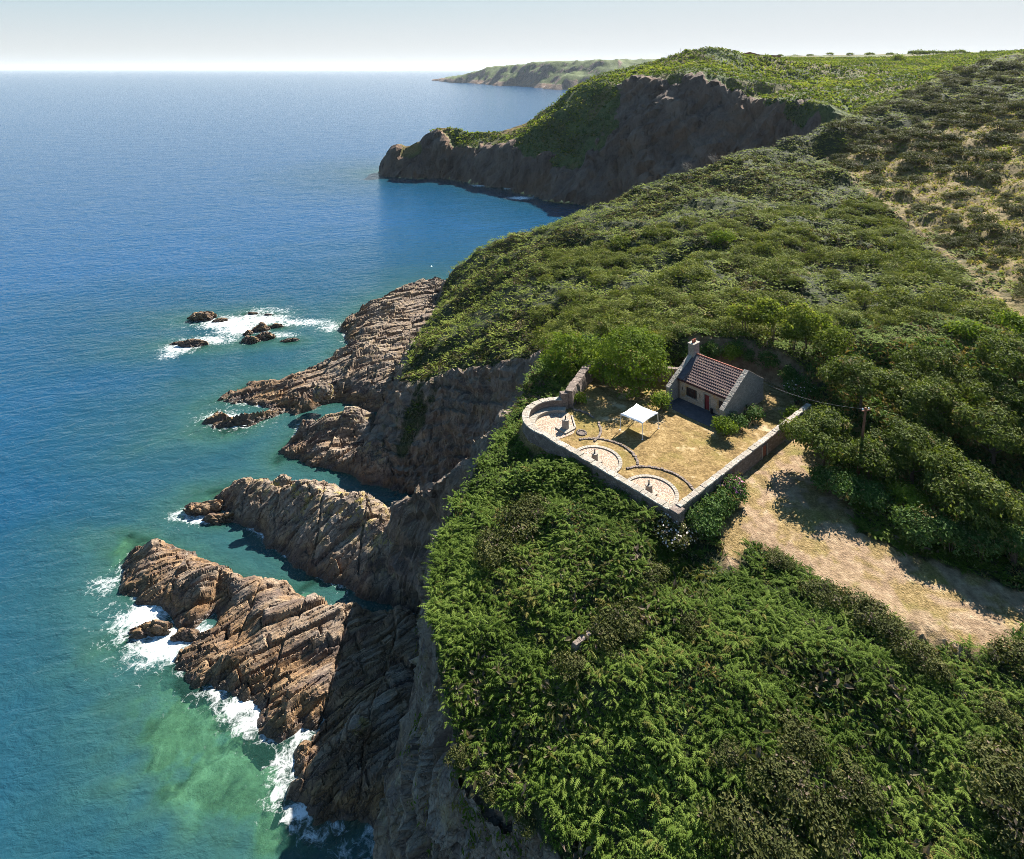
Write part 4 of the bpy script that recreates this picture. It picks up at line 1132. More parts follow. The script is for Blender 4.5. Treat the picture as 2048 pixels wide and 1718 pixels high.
for vv_ in (5.5, 5.95):
    m = MB(); c = H(.34, vv_, 5.9); m.lathe(c, [(.13, 0), (.12, .3), (.15, .32), (.15, .4), (.1, .4), (.1, .1)], 14); m.build('chimney_pot', M['terracotta'], cot)
m = MB(); m.tube([H(.5, 1.7, 2.5), H(LU - .5, 1.7, 2.5)], .07); m.build('gutter', M['pipe'], cot)
m = MB(); m.tube([H(.62, 1.72, 2.46), H(.62, 1.93, 2.2), H(.62, 1.93, .05)], .045); m.build('downpipe', M['pipe'], cot)
m = MB(); m.lathe(H(5.35, 1.65, .03), [(.14, 0), (.17, .55), (.18, .57), (.15, .6)], 14)
tag(m.build('planter', M['dark']), 'small dark bin standing beside the red cottage door', 'bin')
sheet('patio', [H(.5, 2.0)[:2], H(LU - .5, 2.0)[:2], H(LU - .5, -1.0)[:2], H(4, -1.1)[:2], H(1.2, -.9)[:2], H(.2, -.3)[:2]], G + .03, M['tarmac'], 'dark paved terrace along the cottage front', 'paving', thick=.1)

# --- walls
def offset_path(pts, d):
    pts = [np.asarray(p, float) for p in pts]; o = []
    for i, p in enumerate(pts):
        a = pts[max(i - 1, 0)]; b = pts[min(i + 1, len(pts) - 1)]
        t = b - a; t /= np.linalg.norm(t)
        o.append(p + d * np.array([-t[1], t[0]]))
    return o
def densify(pts, st):
    o = []
    for a, b in zip(pts[:-1], pts[1:]):
        a = np.asarray(a, float); b = np.asarray(b, float); n = max(1, int(np.linalg.norm(b - a) / st))
        o += [a + (b - a) * k / n for k in range(n)]
    return o + [np.asarray(pts[-1], float)]
def wall(name, pts, th, z0, z1, label, cop=True, rough=.05, cop_h=.12, parent=None, cmat=None, taper=.08, wmat=None, cw=.07, sag=0.0):
    pts = densify(pts, .5)
    root = parent or empty(name, (pts[0][0], pts[0][1], z0))
    if parent is None: tag(root, label, 'wall')
    L = offset_path(pts, th / 2); Rr = offset_path(pts, -th / 2)
    n = len(pts); nl = 6; Vt = []; Fs = []
    ztop = [z1 + (sag * (vn2(np.array([k * .35]), np.array([3.3]), 5)[0] - .5) if sag else 0) for k in range(n)]
    for side, E in ((1, L), (-1, Rr)):
        for i in range(n):
            for j in range(nl + 1):
                t = j / nl; z = z0 + (ztop[i] - z0) * t
                out_ = taper * (1 - t) * side
                c = pts[i]; d = (E[i] - c) / (th / 2) * side
                jt = random.uniform(-rough, rough) if 0 < j < nl else 0
                q = E[i] + d * (out_ + jt)
                Vt.append((q[0], q[1], z))
    o_ = n * (nl + 1)
    for i in range(n - 1):
        for j in range(nl):
            a = i * (nl + 1) + j
            Fs.append([a, a + nl + 1, a + nl + 2, a + 1]); Fs.append([o_ + a + 1, o_ + a + nl + 2, o_ + a + nl + 1, o_ + a])
        a = i * (nl + 1) + nl
        Fs.append([a, a + nl + 1, o_ + a + nl + 1, o_ + a])
    for i in (0, n - 1):
        Fs.append([i * (nl + 1) + j for j in range(nl + 1)] + [o_ + i * (nl + 1) + j for j in range(nl, -1, -1)])
    m = MB(); m.add(Vt, Fs); m.build('masonry', wmat or M['wall'], root)
    if cop:
        m = MB()
        i = 0
        while i < n - 1:
            e = random.uniform(.0, .05); h = cop_h + random.uniform(-.03, .03)
            a, b = i, min(i + 1, n - 1)
            def pt(k, s, inset): 
                c = pts[k]; q = (L if s > 0 else Rr)[k]; d = (q - c) / (th / 2)
                return q + d * (cw + e - inset)
            sh = (pts[b] - pts[a]) * .012
            lo = [(*(pt(a, 1, 0) + sh), ztop[a] + .004), (*(pt(a, -1, 0) + sh), ztop[a] + .004), (*(pt(b, -1, 0) - sh), ztop[b] + .004), (*(pt(b, 1, 0) - sh), ztop[b] + .004)]
            hi = [(*(pt(a, 1, .04) + sh), ztop[a] + h), (*(pt(a, -1, .04) + sh), ztop[a] + h), (*(pt(b, -1, .04) - sh), ztop[b] + h), (*(pt(b, 1, .04) - sh), ztop[b] + h)]
            m.hull(lo, hi); i += 1
        m.build('coping', cmat or M['coping'], root, .015)
    return root
arc = [BC + 4.05 * np.array([math.cos(math.radians(a)), math.sin(math.radians(a))]) for a in np.linspace(-112, -277, 22)]
wall('sea_wall', [CORNER + U * .3, CORNER - U * 13.6, CORNER - U * 14.6 - V2 * .12] + arc[1:], .66, 30.6, G + 1.12,
     'low thick stone parapet wall with pale coping curving round the battery above the ferns')
wall('rubble_wall', [(6.95, 79.75), (7.6, 81.6), (9.0, 84.8), (10.8, 88.0)], .95, 31.5, G + 1.95, 'rough grey rubble wall climbing from the curved parapet towards the bright bush', cop=True, rough=.12, cop_h=.1, cmat=M['wall'], cw=.0, sag=.35)
wall('back_wall', [(10.9, 88.05), (17, 87.3), (23.2, 86.1)], .6, 32.5, G + 1.75, 'plain stone wall at the back of the lawn left of the cottage', cop=True, cmat=M['wall'], cw=.02, cop_h=.07)
gw = empty('gate_wall', (CORNER[0], CORNER[1], 31.0)); tag(gw, 'long stone boundary wall with a red door beside the dry grass drive', 'wall')
gA = 15.55; gB = 16.65
wall('', [CORNER + V2 * .35, CORNER + V2 * gA], .5, 30.8, G + 1.42, '', parent=gw, cw=.05)
wall('', [CORNER + V2 * gB, wall_far], .5, 31.5, G + 1.42, '', parent=gw, cw=.05)
wall('', [CORNER + V2 * gA, CORNER + V2 * gB], .46, G + 1.12, G + 1.42, '', parent=gw, cw=.07)
m = MB(); c = CORNER + V2 * (gA + .55) + U * .12
m.box((c[0], c[1], G + .25), (*(V2 * .5), 0), (*(U * .03), 0), (0, 0, .84)); 
for k in range(5):
    q = c + V2 * (-.4 + .2 * k) + U * .04
    m.box((q[0], q[1], G + .25), (*(V2 * .09), 0), (*(U * .015), 0), (0, 0, .82))
gd = m.build('door', M['gatewood'], gw)
m = MB()
for s in (-.56, .56):
    q = c + V2 * s + U * .16
    m.box((q[0], q[1], G + .25), (*(V2 * .09), 0), (*(U * .05), 0), (0, 0, .87))
m.build('door_jamb', M['coping'], gw, .01)
# corner pier where the two walls meet
m = MB(); q = CORNER + U * .1 + V2 * .0
for (hw, z0, z1) in ((.52, 30.6, G + 1.3), (.57, G + 1.302, G + 1.48)):
    m.box((q[0], q[1], (z0 + z1) / 2), (*(U * hw * .9), 0), (*(V2 * hw), 0), (0, 0, (z1 - z0) / 2))
tag(m.build('corner_pier', M['wall'], None, .05), 'blunt stone pier where the parapet and the boundary wall meet', 'pier')
# end pier of the round bastion
m = MB(); m.box((6.35, 79.85, G + .4), (.45, .12, 0), (-.1, .38, 0), (0, 0, 1.5)); tag(m.build('end_pier', M['wall'], None, .04), 'stone pier ending the curved parapet beside the rubble wall', 'pier')

# --- gun platforms against the sea wall
def half_ring(c, r0, r1, z0, z1, mat, name, parent, a0=0.0, a1=math.pi, seg=28, jitter=0, legs=0):
    m = MB()
    for k in range(seg):
        g = .004 if seg > 20 else 0
        t0 = a0 + (a1 - a0) * (k / seg) + g; t1 = a0 + (a1 - a0) * ((k + 1) / seg)
        j = random.uniform(-jitter, jitter); jz = random.uniform(-jitter, jitter) * .6
        f_ = lambda t, r: c + (r + j) * (math.cos(t) * -U + math.sin(t) * V2)
        q = [f_(t0, r0), f_(t0, r1), f_(t1, r1), f_(t1, r0)]
        m.hull([(*p, z0) for p in q], [(*p, z1 + jz) for p in q])
    if legs:
        for s in (-1, 1):
            q = [c + s * r * U - V2 * d for r, d in ((r0, .004), (r1, .004), (r1, legs), (r0, legs))]
            m.hull([(*p, z0) for p in q], [(*p, z1) for p in q])
    return m.build(name, mat, parent, .012)
ped_lab = ['pale gun pedestal with a dark pin behind the middle of the parapet', 'pale gun pedestal with a dark pin on the gravel half circle nearest the corner pier']
for i, (tt, lab) in enumerate(((11.15, 'gravel half circle gun platform with pale kerb in the middle of the parapet'), (4.2, 'gravel half circle gun platform with pale kerb nearest the corner pier'))):
    c = CORNER - U * tt + V2 * 1.85
    e = empty('gun_platform', (c[0], c[1], G)); tag(e, lab, 'gun platform', 'gun platforms along the parapet')
    m = MB(); pl = [c + 2.4 * (math.cos(t) * -U + math.sin(t) * V2) for t in np.linspace(0, math.pi, 30)] + [c + 2.4 * U - V2 * 1.5, c - 2.4 * U - V2 * 1.5]
    m.add([(*p, G + .035) for p in pl], [list(range(32))]); m.build('gravel_bed', M['gravel'], e)
    half_ring(c, 2.38, 2.76, G - .05, G + .13, M['concrete'], 'kerb', e, seg=26, legs=1.5)
    k = c - V2 * .2
    e2 = empty('gun_pedestal', (k[0], k[1], G + .03)); tag(e2, ped_lab[i], 'gun pedestal', 'gun pedestals')
    m = MB(); m.box((k[0], k[1], G + .12), (*(U * .7), 0), (*(V2 * .45), 0), (0, 0, .09)); m.build('plinth', M['concrete'], e2, .02)
    m = MB(); m.lathe((k[0], k[1], G + .2), [(.36, 0), (.33, .62), (.36, .64), (.34, .74)], 18); m.build('drum', M['coping'], e2)
    m = MB(); m.lathe((k[0], k[1], G + .93), [(.16, 0), (.07, .05), (.06, .34), (.09, .36), (.08, .42)], 12); m.build('pin', M['iron'], e2)
    # step down from the lawn around it
    ca = c + (0.12 * U)
    half_ring(ca, 4.15, 4.42, G - .1, G + .11, M['wall'], 'stone_step', None, math.radians(18 if i else 22), math.radians(168 if i else 140), 34, .05)
    st_ = bpy.data.objects[-1] if False else None
steps = [o for o in bpy.data.objects if o.name.startswith('stone_step')]
for o, lab in zip(steps, ('curved dark stone step round the middle gun platform', 'curved dark stone step round the gun platform nearest the corner')):
    tag(o, lab, 'step', 'curved stone steps on the lawn')
# bastion platform
e = empty('bastion_platform', (BC[0], BC[1], G)); tag(e, 'round gravel gun platform with stone bench inside the curved parapet', 'gun platform', 'gun platforms along the parapet')
ang = np.linspace(78, 245, 40)
pl = [BC + 3.7 * np.array([math.cos(math.radians(a)), math.sin(math.radians(a))]) for a in ang]
pe = [P(1146, 868, G)[:2], P(1152, 857, G)[:2], P(1144, 833, G)[:2]]
m = MB(); m.add([(*p, G + .03) for p in pl + [np.array(p) for p in pe]], [list(range(len(pl) + 3))]); m.build('gravel_bed', M['gravel'], e)
m = MB()
for k in range(22):
    a0, a1 = [math.radians(75 + (215 - 75) * q / 22) for q in (k + .02, k + 1)]
    f_ = lambda a, r: BC + r * np.array([math.cos(a), math.sin(a)])
    q = [f_(a0, 2.95), f_(a0, 3.75), f_(a1, 3.75), f_(a1, 2.95)]
    m.hull([(*p, G) for p in q], [(*p, G + .38) for p in q])
m.build('bench', M['concrete'], e, .015)
m = MB(); a, b = np.array(P(1144, 833, G)[:2]), np.array(P(1151, 857, G)[:2]); d = (b - a) / 2; nrm = np.array([-d[1], d[0]]) / np.linalg.norm(d) * .09
m.box((*((a + b) / 2), G + .05), (*d, 0), (*nrm, 0), (0, 0, .1)); m.build('kerb', M['concrete'], e, .01)
k = np.array(P(1131, 858, G)[:2])
e2 = empty('gun_pedestal', (k[0], k[1], G + .03)); tag(e2, 'stout gun pedestal on a square slab inside the round bastion', 'gun pedestal', 'gun pedestals')
m = MB(); m.box((k[0], k[1], G + .1), (*(U * .85), 0), (*(V2 * .85), 0), (0, 0, .08)); m.build('plinth', M['concrete'], e2, .02)
m = MB(); m.lathe((k[0], k[1], G + .17), [(.44, 0), (.38, .8), (.42, .82), (.4, .95)], 20); m.build('drum', M['coping'], e2)
m = MB(); m.lathe((k[0], k[1], G + 1.1), [(.16, 0), (.07, .06), (.06, .36), (.09, .38), (.08, .44)], 12); m.build('pin', M['iron'], e2)
for lo_, hi_, lab in ((0, 9, 'curved stone step at the far side of the round bastion, nearest the rubble wall'), (12, 24, 'curved stone step on the lawn beside the ring of stones')):
    m = MB()
    for k in range(lo_, hi_):
        a0 = math.radians(70 - 112 * (k - .03) / 24); a1 = math.radians(70 - 112 * (k + 1) / 24)
        j = random.uniform(-.05, .05); f_ = lambda a, r: BC + np.array([.4, -.2]) + (r + j) * np.array([math.cos(a), math.sin(a)])
        q = [f_(a0, 4.1), f_(a0, 4.36), f_(a1, 4.36), f_(a1, 4.1)]
        m.hull([(*p, G - .05) for p in q], [(*p, G + .12 + j * .5) for p in q])
    tag(m.build('stone_step', M['wall'], None, .015), lab, 'step', 'curved stone steps on the lawn')
m = MB(); c = P(1163, 866, G)
for k in range(13):
    a = k * 2 * math.pi / 13; r = random.uniform(.12, .18)
    m.lathe((c[0] + .5 * math.cos(a), c[1] + .5 * math.sin(a), G), [(r, 0), (r * .9, r * .6), (r * .4, r * .9)], 7)
m.lathe((c[0], c[1], G), [(.4, 0), (.38, .03)], 14)
tag(m.build('fire_ring', M['wall']), 'small ring of stones in the grass beside the round bastion', 'fire ring')

# --- white pop-up canopy
tc = [np.array(p) for p in ((14.6, 73.0), (16.85, 75.2), (14.75, 77.2), (12.5, 74.9))]
cen = sum(tc) / 4
tn = empty('gazebo', (cen[0], cen[1], G)); tag(tn, 'white square pop up canopy on four slim legs on the lawn', 'canopy')
n = 13; TH = 1.86; Vt = []; Fs = []
for j in range(n):
    for i in range(n):
        s, t = i / (n - 1), j / (n - 1)
        p = tc[0] * (1 - s) * (1 - t) + tc[1] * s * (1 - t) + tc[2] * s * t + tc[3] * (1 - s) * t
        e_ = min(s, 1 - s, t, 1 - t) * 2
        ins = .11 * (math.sin(math.pi * s) * (1 - min(1, min(t, 1 - t) * 6)) + math.sin(math.pi * t) * (1 - min(1, min(s, 1 - s) * 6)))
        p = p + (cen - p) * ins * .8
        z = TH + .32 * e_ ** 1.1 - .06 * (math.sin(math.pi * s) * math.sin(math.pi * t)) - .05 * (math.sin(math.pi * s) + math.sin(math.pi * t)) * (1 - e_)
        Vt.append((*p, G + z))
for j in range(n - 1):
    for i in range(n - 1):
        a = j * n + i; Fs.append([a, a + 1, a + 1 + n, a + n])
rim = [i for i in range(n)] + [j * n + n - 1 for j in range(1, n)] + [(n - 1) * n + i for i in range(n - 2, -1, -1)] + [j * n for j in range(n - 2, 0, -1)]
b0 = len(Vt)
for r_ in rim: Vt.append((Vt[r_][0], Vt[r_][1], Vt[r_][2] - .13))
for k in range(len(rim)): Fs.append([rim[k], rim[(k + 1) % len(rim)], b0 + (k + 1) % len(rim), b0 + k])
m = MB(); m.add(Vt, Fs); m.build('canopy', M['tent'], tn, 0, True)
for p in tc:
    q = p + (cen - p) * .02; ft = p + (p - cen) * .03
    m = MB()
    m.tube([(*ft, G), (*(ft * .5 + q * .5), G + TH * .5), (*q, G + TH)], [.03, .04, .055], 6)
    m.box((*ft, G + .01), (.08, 0, 0), (0, .08, 0), (0, 0, .01)); m.build('leg', M['tentleg'], tn)
m = MB()
for k in range(4):
    a, b = tc[k], tc[(k + 1) % 4]; mid = (a + b) / 2 + (cen - (a + b) / 2) * .05
    m.tube([(*(a + (cen - a) * .03), G + TH - .12), (*mid, G + TH - .02), (*(b + (cen - b) * .03), G + TH - .12)], .015, 5)
m.build('truss', M['tentleg'], tn)
for p in (tc[1], tc[3]):
    m = MB(); d = (p - cen) / np.linalg.norm(p - cen)
    m.tube([(*p, G + TH), (*(p + d * 1.1), G)], .009, 5); m.build('guy_rope', M['wire'], tn)

# --- pole and cable, bin, fragment of wall, masts
pb = np.array([35.2, 66.6]); pt = np.array([36.25, 66.75])
e = empty('utility_pole', (*pb, 32.4)); tag(e, 'leaning brown timber utility pole standing among the trees', 'pole')
m = MB(); m.tube([(*pb, 32.2), (*((pb + pt) / 2), 36.3), (*pt, 40.3)], [.17, .15, .12], 10); m.build('post', M['pole'], e)
m = MB(); m.box((*pt, 40.0), (.45, .1, 0), (-.02, .06, 0), (0, 0, .05)); m.build('crossarm', M['pole'], e)
for s in (-.35, .35):
    m = MB(); m.lathe((pt[0] + s, pt[1] + s * .22, 40.05), [(.03, 0), (.03, .08), (.08, .1), (.06, .16), (.08, .18), (.04, .25)], 10); m.build('insulator', M['porcelain'], e)
a = np.array([pt[0] - .35, pt[1], 40.2]); b = H(LU, 9.2, 2.3); m = MB()
m.tube([a + (b - a) * t - np.array([0, 0, 2.2 * t * (1 - t)]) for t in np.linspace(0, 1, 16)], .009, 5)
tag(m.build('cable', M['wire']), 'thin pale cable slung from the timber pole to the cottage', 'cable')
bp = np.array([35.3, 75.6]); bz = 33.2
e = empty('storage_bin', (*bp, bz)); tag(e, 'blue lidded bin with yellow label in the shade beyond the wall', 'bin')
bu = np.array([.8, -.6]); bv = np.array([.6, .8])
def bb(m, u0, u1, v0, v1, z0, z1, du=0):
    q = [bp + bu * a + bv * b for a, b in ((u0, v0), (u1, v0), (u1, v1), (u0, v1))]
    q2 = [bp + bu * a + bv * b for a, b in ((u0 - du, v0 - du), (u1 + du, v0 - du), (u1 + du, v1 + du), (u0 - du, v1 + du))]
    m.hull([(*p, bz + z0) for p in q], [(*p, bz + z1) for p in q2])
m = MB(); bb(m, -.5, .5, -.38, .38, 0, 1.05, .06); m.build('body', M['bluebin'], e, .03)
m = MB(); bb(m, -.6, .6, -.48, .48, 1.06, 1.3, -.12); m.build('lid', M['bluebin'], e, .04)
m = MB(); bb(m, -.52, .1, -.46, -.44, .45, .8); m.build('label_plate', M['yellow'], e)
wp = [P(1148, 1300, 30.9)[:2], P(1200, 1252, 31.2)[:2]]
wall('ruined_wall', wp, .4, 29.2, 31.35, 'short ruined stone wall half buried in the bracken below the parapet', rough=.1, cw=.0, cmat=M['wall'], cop_h=.05)
for (px, py0, py1, Y, lab) in ((1332, 122, 104, 500, 'short thin mast on the skyline left of the grassy knoll'), (1361, 112, 96, 480, 'taller thin mast on the skyline beside the grassy knoll')):
    p0 = Q(px, py0 + 8, Y); p1 = Q(px, py1, Y); m = MB(); m.tube([p0, p1], [.14, .07], 6); m.tube([(p1[0] - .5, p1[1], p1[2] - 1.0), (p1[0] + .5, p1[1], p1[2] - 1.0)], .06, 5)
    tag(m.build('mast', M['wire']), lab, 'mast')
m = MB(); a = Q(1478, 108, 478); b = Q(1500, 104, 500); c = Q(1520, 109, 520); d = Q(1562, 111, 560)
for p, q in ((a, b), (b, c), (c, d)):
    p = np.array(p); q = np.array(q); t = np.array([0, 1.2, 0])
    m.hull([p - [0, 0, 5], q - [0, 0, 5], q - [0, 0, 5] + t, p - [0, 0, 5] + t], [p, q, q + t, p + t])
tag(m.build('earth_bank', M['gatewood']), 'reddish brown bank wall on the skyline right of the grassy knoll', 'wall')
# gull over the water
p = Q(863, 533, 190)
e = empty('gull', p); tag(e, 'white gull flying over the blue water below the hillside', 'gull')
m = MB(); m.tube([(p[0] - .3, p[1], p[2]), (p[0] - .15, p[1], p[2] + .02), (p[0] + .1, p[1], p[2] + .02), (p[0] + .3, p[1], p[2])], [.04, .1, .1, .03], 8); m.build('body', M['tent'], e, 0, True)
for s in (-1, 1):
    m = MB(); m.hull([(p[0] - .1, p[1] + .05 * s, p[2]), (p[0] + .12, p[1] + .05 * s, p[2]), (p[0] + .02, p[1] + .65 * s, p[2] + .12), (p[0] - .05, p[1] + .6 * s, p[2] + .12)],
                     [(p[0] - .1, p[1] + .05 * s, p[2] + .03), (p[0] + .12, p[1] + .05 * s, p[2] + .03), (p[0] + .02, p[1] + .65 * s, p[2] + .14), (p[0] - .05, p[1] + .6 * s, p[2] + .14)])
    m.build('wing', M['tent'], e)

# ------------------------------------------------------------------ plants
def norm(a): return a / (np.linalg.norm(a, axis=-1, keepdims=True) + 1e-9)

def leaf_quads(p, nrm, size, rs, aspect=.55, up=.25, jit=.7):
    """one small pointed leaf (two triangles on a fold) per point"""
    n = len(p)
    N = norm(nrm + jit * rs.normal(size=(n, 3)) * .6 + np.array([0, 0, up]))
    a = norm(np.cross(N, rs.normal(size=(n, 3))))
    b = np.cross(N, a)
    s = np.asarray(size).reshape(-1, 1)
    v0 = p - a * s * .5; v2 = p + a * s * .5 - N * s * .12
    v1 = p + b * s * aspect * .5 + N * s * .04; v3 = p - b * s * aspect * .5 + N * s * .04
    V = np.stack([v0, v1, v2, v3], 1).reshape(-1, 3)
    f = np.arange(n * 4).reshape(n, 4)
    return V, f

def lobes_points(lobes, n, rs, low=-.25):
    """points spread through the outer shell of a cluster of ellipsoids"""
    lobes = np.asarray(lobes, float)       # cx,cy,cz,rx,ry,rz
    w = (lobes[:, 3] * lobes[:, 4] * lobes[:, 5]) ** (2 / 3)
    k = rs.choice(len(lobes), n, p=w / w.sum())
    d = norm(rs.normal(size=(n, 3))); d[:, 2] = np.where(d[:, 2] < low, -d[:, 2] * .6, d[:, 2]); d = norm(d)
    r = 1 - .42 * rs.rand(n) ** 1.8
    p = lobes[k, :3] + d * r[:, None] * lobes[k, 3:6]
    keep = np.ones(n, bool)
    for i in range(len(lobes)):
        q = (p - lobes[i, :3]) / lobes[i, 3:6]
        keep &= ~((np.einsum('ij,ij->i', q, q) < .45) & (k != i))
    nr = norm(d / lobes[k, 3:6])
    return p[keep], nr[keep], (k[keep] * .37) % 1

def crown_mesh(name, lobes, n, size, mat, rs, parent=None, dry=.03, low=-.25, clump=1.0, sparse=.0, loc=None):
    # leaves sit in small sprays, with gaps between the sprays
    nc = max(12, int(n / 14))
    pc, nc_, kid = lobes_points(lobes, nc, rs, low)
    per = 14
    p = np.repeat(pc, per, 0) + rs.normal(size=(len(pc) * per, 3)) * size * clump * np.array([1, 1, .7])
    nr = np.repeat(nc_, per, 0)
    t = np.repeat(np.clip(.28 + .3 * kid + rs.normal(size=len(pc)) * .2, 0, 1), per) + rs.normal(size=len(p)) * .1
    s = size * rs.uniform(.7, 1.35, len(p))
    V, f = leaf_quads(p, nr, s, rs)
    dr = np.repeat((rs.rand(len(pc)) < dry).astype(float), per) * .8
    tint = np.stack([np.clip(t, 0, 1), dr, 0 * t], 1).repeat(4, 0)
    o = mesh_np(name, V, f, mat, {'tint': tint}, smooth=False, parent=parent)
    return o

def random_lobes(rs, r, h, n=9, flat=.75, z0=.35):
    L = []
    for i in range(n):
        a = rs.rand() * 6.283; d = r * .72 * math.sqrt(rs.rand())
        rr = r * rs.uniform(.32, .55)
        top = h * (1 - .38 * (d / r) ** 2) * rs.uniform(.82, 1.0)
        L.append((d * math.cos(a), d * math.sin(a), max(top - rr * flat, h * z0), rr, rr, rr * flat))
    L.append((0, 0, h * .55, r * .55, r * .55, h * .42))
    return L

def stems(m, rs, r, h, n, base=.05):
    for i in range(n):
        a = rs.rand() * 6.283; d = r * .6 * rs.rand()
        m.tube([(.1 * math.cos(a), .1 * math.sin(a), -.4), (d * .5 * math.cos(a), d * .5 * math.sin(a), h * .4), (d * math.cos(a), d * math.sin(a), h * .8)], [base, base * .7, base * .3], 5)

def bush(name, x, y, r, h, leaf, n, mat, label, group, seed, z=None, sx=1.0, lobes=None, dry=.03, cat='bush', rz=0):
    rs = np.random.RandomState(seed)
    z = float(ground(x, y)) if z is None else z
    e = empty(name, (x, y, z), rz); tag(e, label, cat, group)
    L = lobes or random_lobes(rs, r, h)
    L = [(a * sx, b, c, d * sx, e_, f_) for a, b, c, d, e_, f_ in L]
    crown_mesh('foliage', L, n, leaf, mat, rs, e, dry)
    m = MB(); stems(m, rs, r, h, 7); 
    me = m.build('stems', M['bark']); me.parent = e
    return e

def tree(x, y, z, h, r, label, seed, mat='tree', n=9000, leaf=.3, group='trees of the wood beside the drive'):
    rs = np.random.RandomState(seed)
    e = empty('tree', (x, y, z)); tag(e, label, 'tree', group)
    L = []
    limbs = []
    for i in range(15):
        a = i * 2.4 + rs.rand() * .8; d = r * rs.uniform(.2, .82)
        rr = r * rs.uniform(.24, .4)
        zz = h * rs.uniform(.52, .9) * (1 - .22 * (d / r) ** 2)
        L.append((d * math.cos(a), d * math.sin(a), zz, rr, rr, rr * .66)); limbs.append((d * math.cos(a), d * math.sin(a), zz))
    L.append((0, 0, h * .86, r * .34, r * .34, h * .14))
    crown_mesh('crown', L, n, leaf, M[mat], rs, e, .03, -.5, .9)
    m = MB()
    m.tube([(0, 0, -.6), (.05, .03, h * .25), (-.04, .06, h * .5), (0, 0, h * .85)], [.2, .16, .12, .04], 8)
    for i, q in enumerate(limbs[:11]):
        s = h * rs.uniform(.22, .5)
        m.tube([(0, 0, s), (q[0] * .45, q[1] * .45, s + (q[2] - s) * .55), (q[0] * .95, q[1] * .95, q[2])], [.09, .06, .025], 6)
    t = m.build('trunk', M['bark']); t.parent = e
    return e

# --- bracken: arching fronds, each with a row of leaflets on both sides
def fronds(p, az, L, rise, rs, fine, tilt=None):
    n = len(p)
    dirx = np.cos(az); diry = np.sin(az)
    def rib(t):
        hz = L * t; z = L * (rise * t - (rise * .62) * t * t)
        return p + np.stack([dirx * hz, diry * hz, z], 1)
    side = np.stack([-diry, dirx, np.zeros(n)], 1)
    Vs = []; Fs = []; cnt = 0
    ts = np.linspace(.12, 1, 7) if fine else np.array([.15, .58, 1.0])
    tri = []
    rb = [rib(t) for t in ts]
    for i in range(len(ts) - 1):
        tm = (ts[i] + ts[i + 1]) / 2
        w = (.30 * L * (1 - tm) ** .7 * (1 - .3 * (tm < .3)))[:, None]
        fw = np.stack([dirx, diry, np.zeros(n)], 1)
        for sg in (-1, 1):
            if fine:
                tip = (rb[i] + rb[i + 1]) / 2 + side * sg * w + fw * (L * .1)[:, None] - np.array([0, 0, 1]) * w * .32
                Vs.append(np.stack([rb[i], rb[i + 1], tip], 1))
            else:
                tip = rb[i] * .35 + rb[i + 1] * .65 + side * sg * w * 1.05 - np.array([0, 0, 1]) * w * .3
                Vs.append(np.stack([rb[i], rb[i + 1], tip], 1))
    V = np.stack(Vs, 1).reshape(-1, 3)
    k = len(Vs)
    f = np.arange(n * k * 3).reshape(-1, 3)
    return V, f, k * 3

def scatter(n, x0, x1, y0, y1, rs):
    return rs.uniform(x0, x1, n), rs.uniform(y0, y1, n)

def veg_ok(x, y, gl=.4, rl=.42):
    r = bilin(xs, ys, LR, x, y); g = bilin(xs, ys, LG, x, y); s = bilin(xs, ys, LS, x, y); z = ground(x, y)
    ok = (bilin(xs, ys, LN, x, y) > .42) & (r < rl) & (g < gl) & (s < .4) & (z > 6)
    ok &= (x < y * .83 + 6) & (x > -y * .3 - 6)
    ok &= sdf(yard, x, y) > .45
    return ok

def wooded(x, y):
    """the shady floor of the wood carries little bracken"""
    return sdf([(33, 69), (38, 62), (44, 58), (54, 54), (66, 54), (66, 84), (40, 86), (36, 78)], x, y)

def scrub_zone(x, y):
    return fbm2(x / 11 + 3, y / 11, 4, 91)

def bracken(name, n, box, size, per, fine, mat, label, seed, ymin, ymax, gl=.4, dens=None):
    rs = np.random.RandomState(seed)
    x, y = scatter(n, *box, rs)
    k = (y >= ymin) & (y < ymax); x, y = x[k], y[k]
    k = veg_ok(x, y, gl); x, y = x[k], y[k]
    k = (wooded(x, y) > 0) | (rs.rand(len(x)) < .1); x, y = x[k], y[k]
    if dens is not None:
        k = rs.rand(len(x)) < dens(x, y); x, y = x[k], y[k]
    z = ground(x, y)
    n = len(x)
    hh = np.clip(.35 + 1.1 * (fbm2(x / 3.2, y / 3.2, 3, 55) - .35), .1, 1.1)      # stands of taller and lower plants
    tone = np.clip(.5 + (fbm2(x / 5, y / 5, 3, 57) - .5) * .9 + rs.normal(size=n) * .16, 0, 1)
    dry = (rs.rand(n) < .015 + .12 * (fbm2(x / 7, y / 7, 3, 59) > .62)) * rs.uniform(.4, .9, n)
    px = np.repeat(x, per); py = np.repeat(y, per)
    L = np.repeat(size * rs.uniform(.5, 1.25, n), per) * rs.uniform(.75, 1.2, n * per)
    base = np.stack([px + rs.normal(size=n * per) * .12 * size, py + rs.normal(size=n * per) * .12 * size, np.repeat(z + hh * size * .9 - .1, per) + rs.uniform(-.25, .12, n * per) * size], 1)
    az = rs.uniform(0, 6.283, n * per)
    rise = rs.uniform(.1, .95, n * per) ** 1.2
    V, f, vp = fronds(base, az, L, rise, rs, fine)
    tint = np.stack([np.clip(np.repeat(tone, per) + rs.normal(size=n * per) * .12, 0, 1), np.repeat(dry, per), np.zeros(n * per)], 1).repeat(vp, 0)
    o = mesh_np(name, V, f, mat, {'tint': tint}, smooth=False)
    return tag(o, label, 'bracken', kind='stuff')
def bramble_zone(x, y): return fbm2(x / 6.5 + 9, y / 6.5, 4, 93)
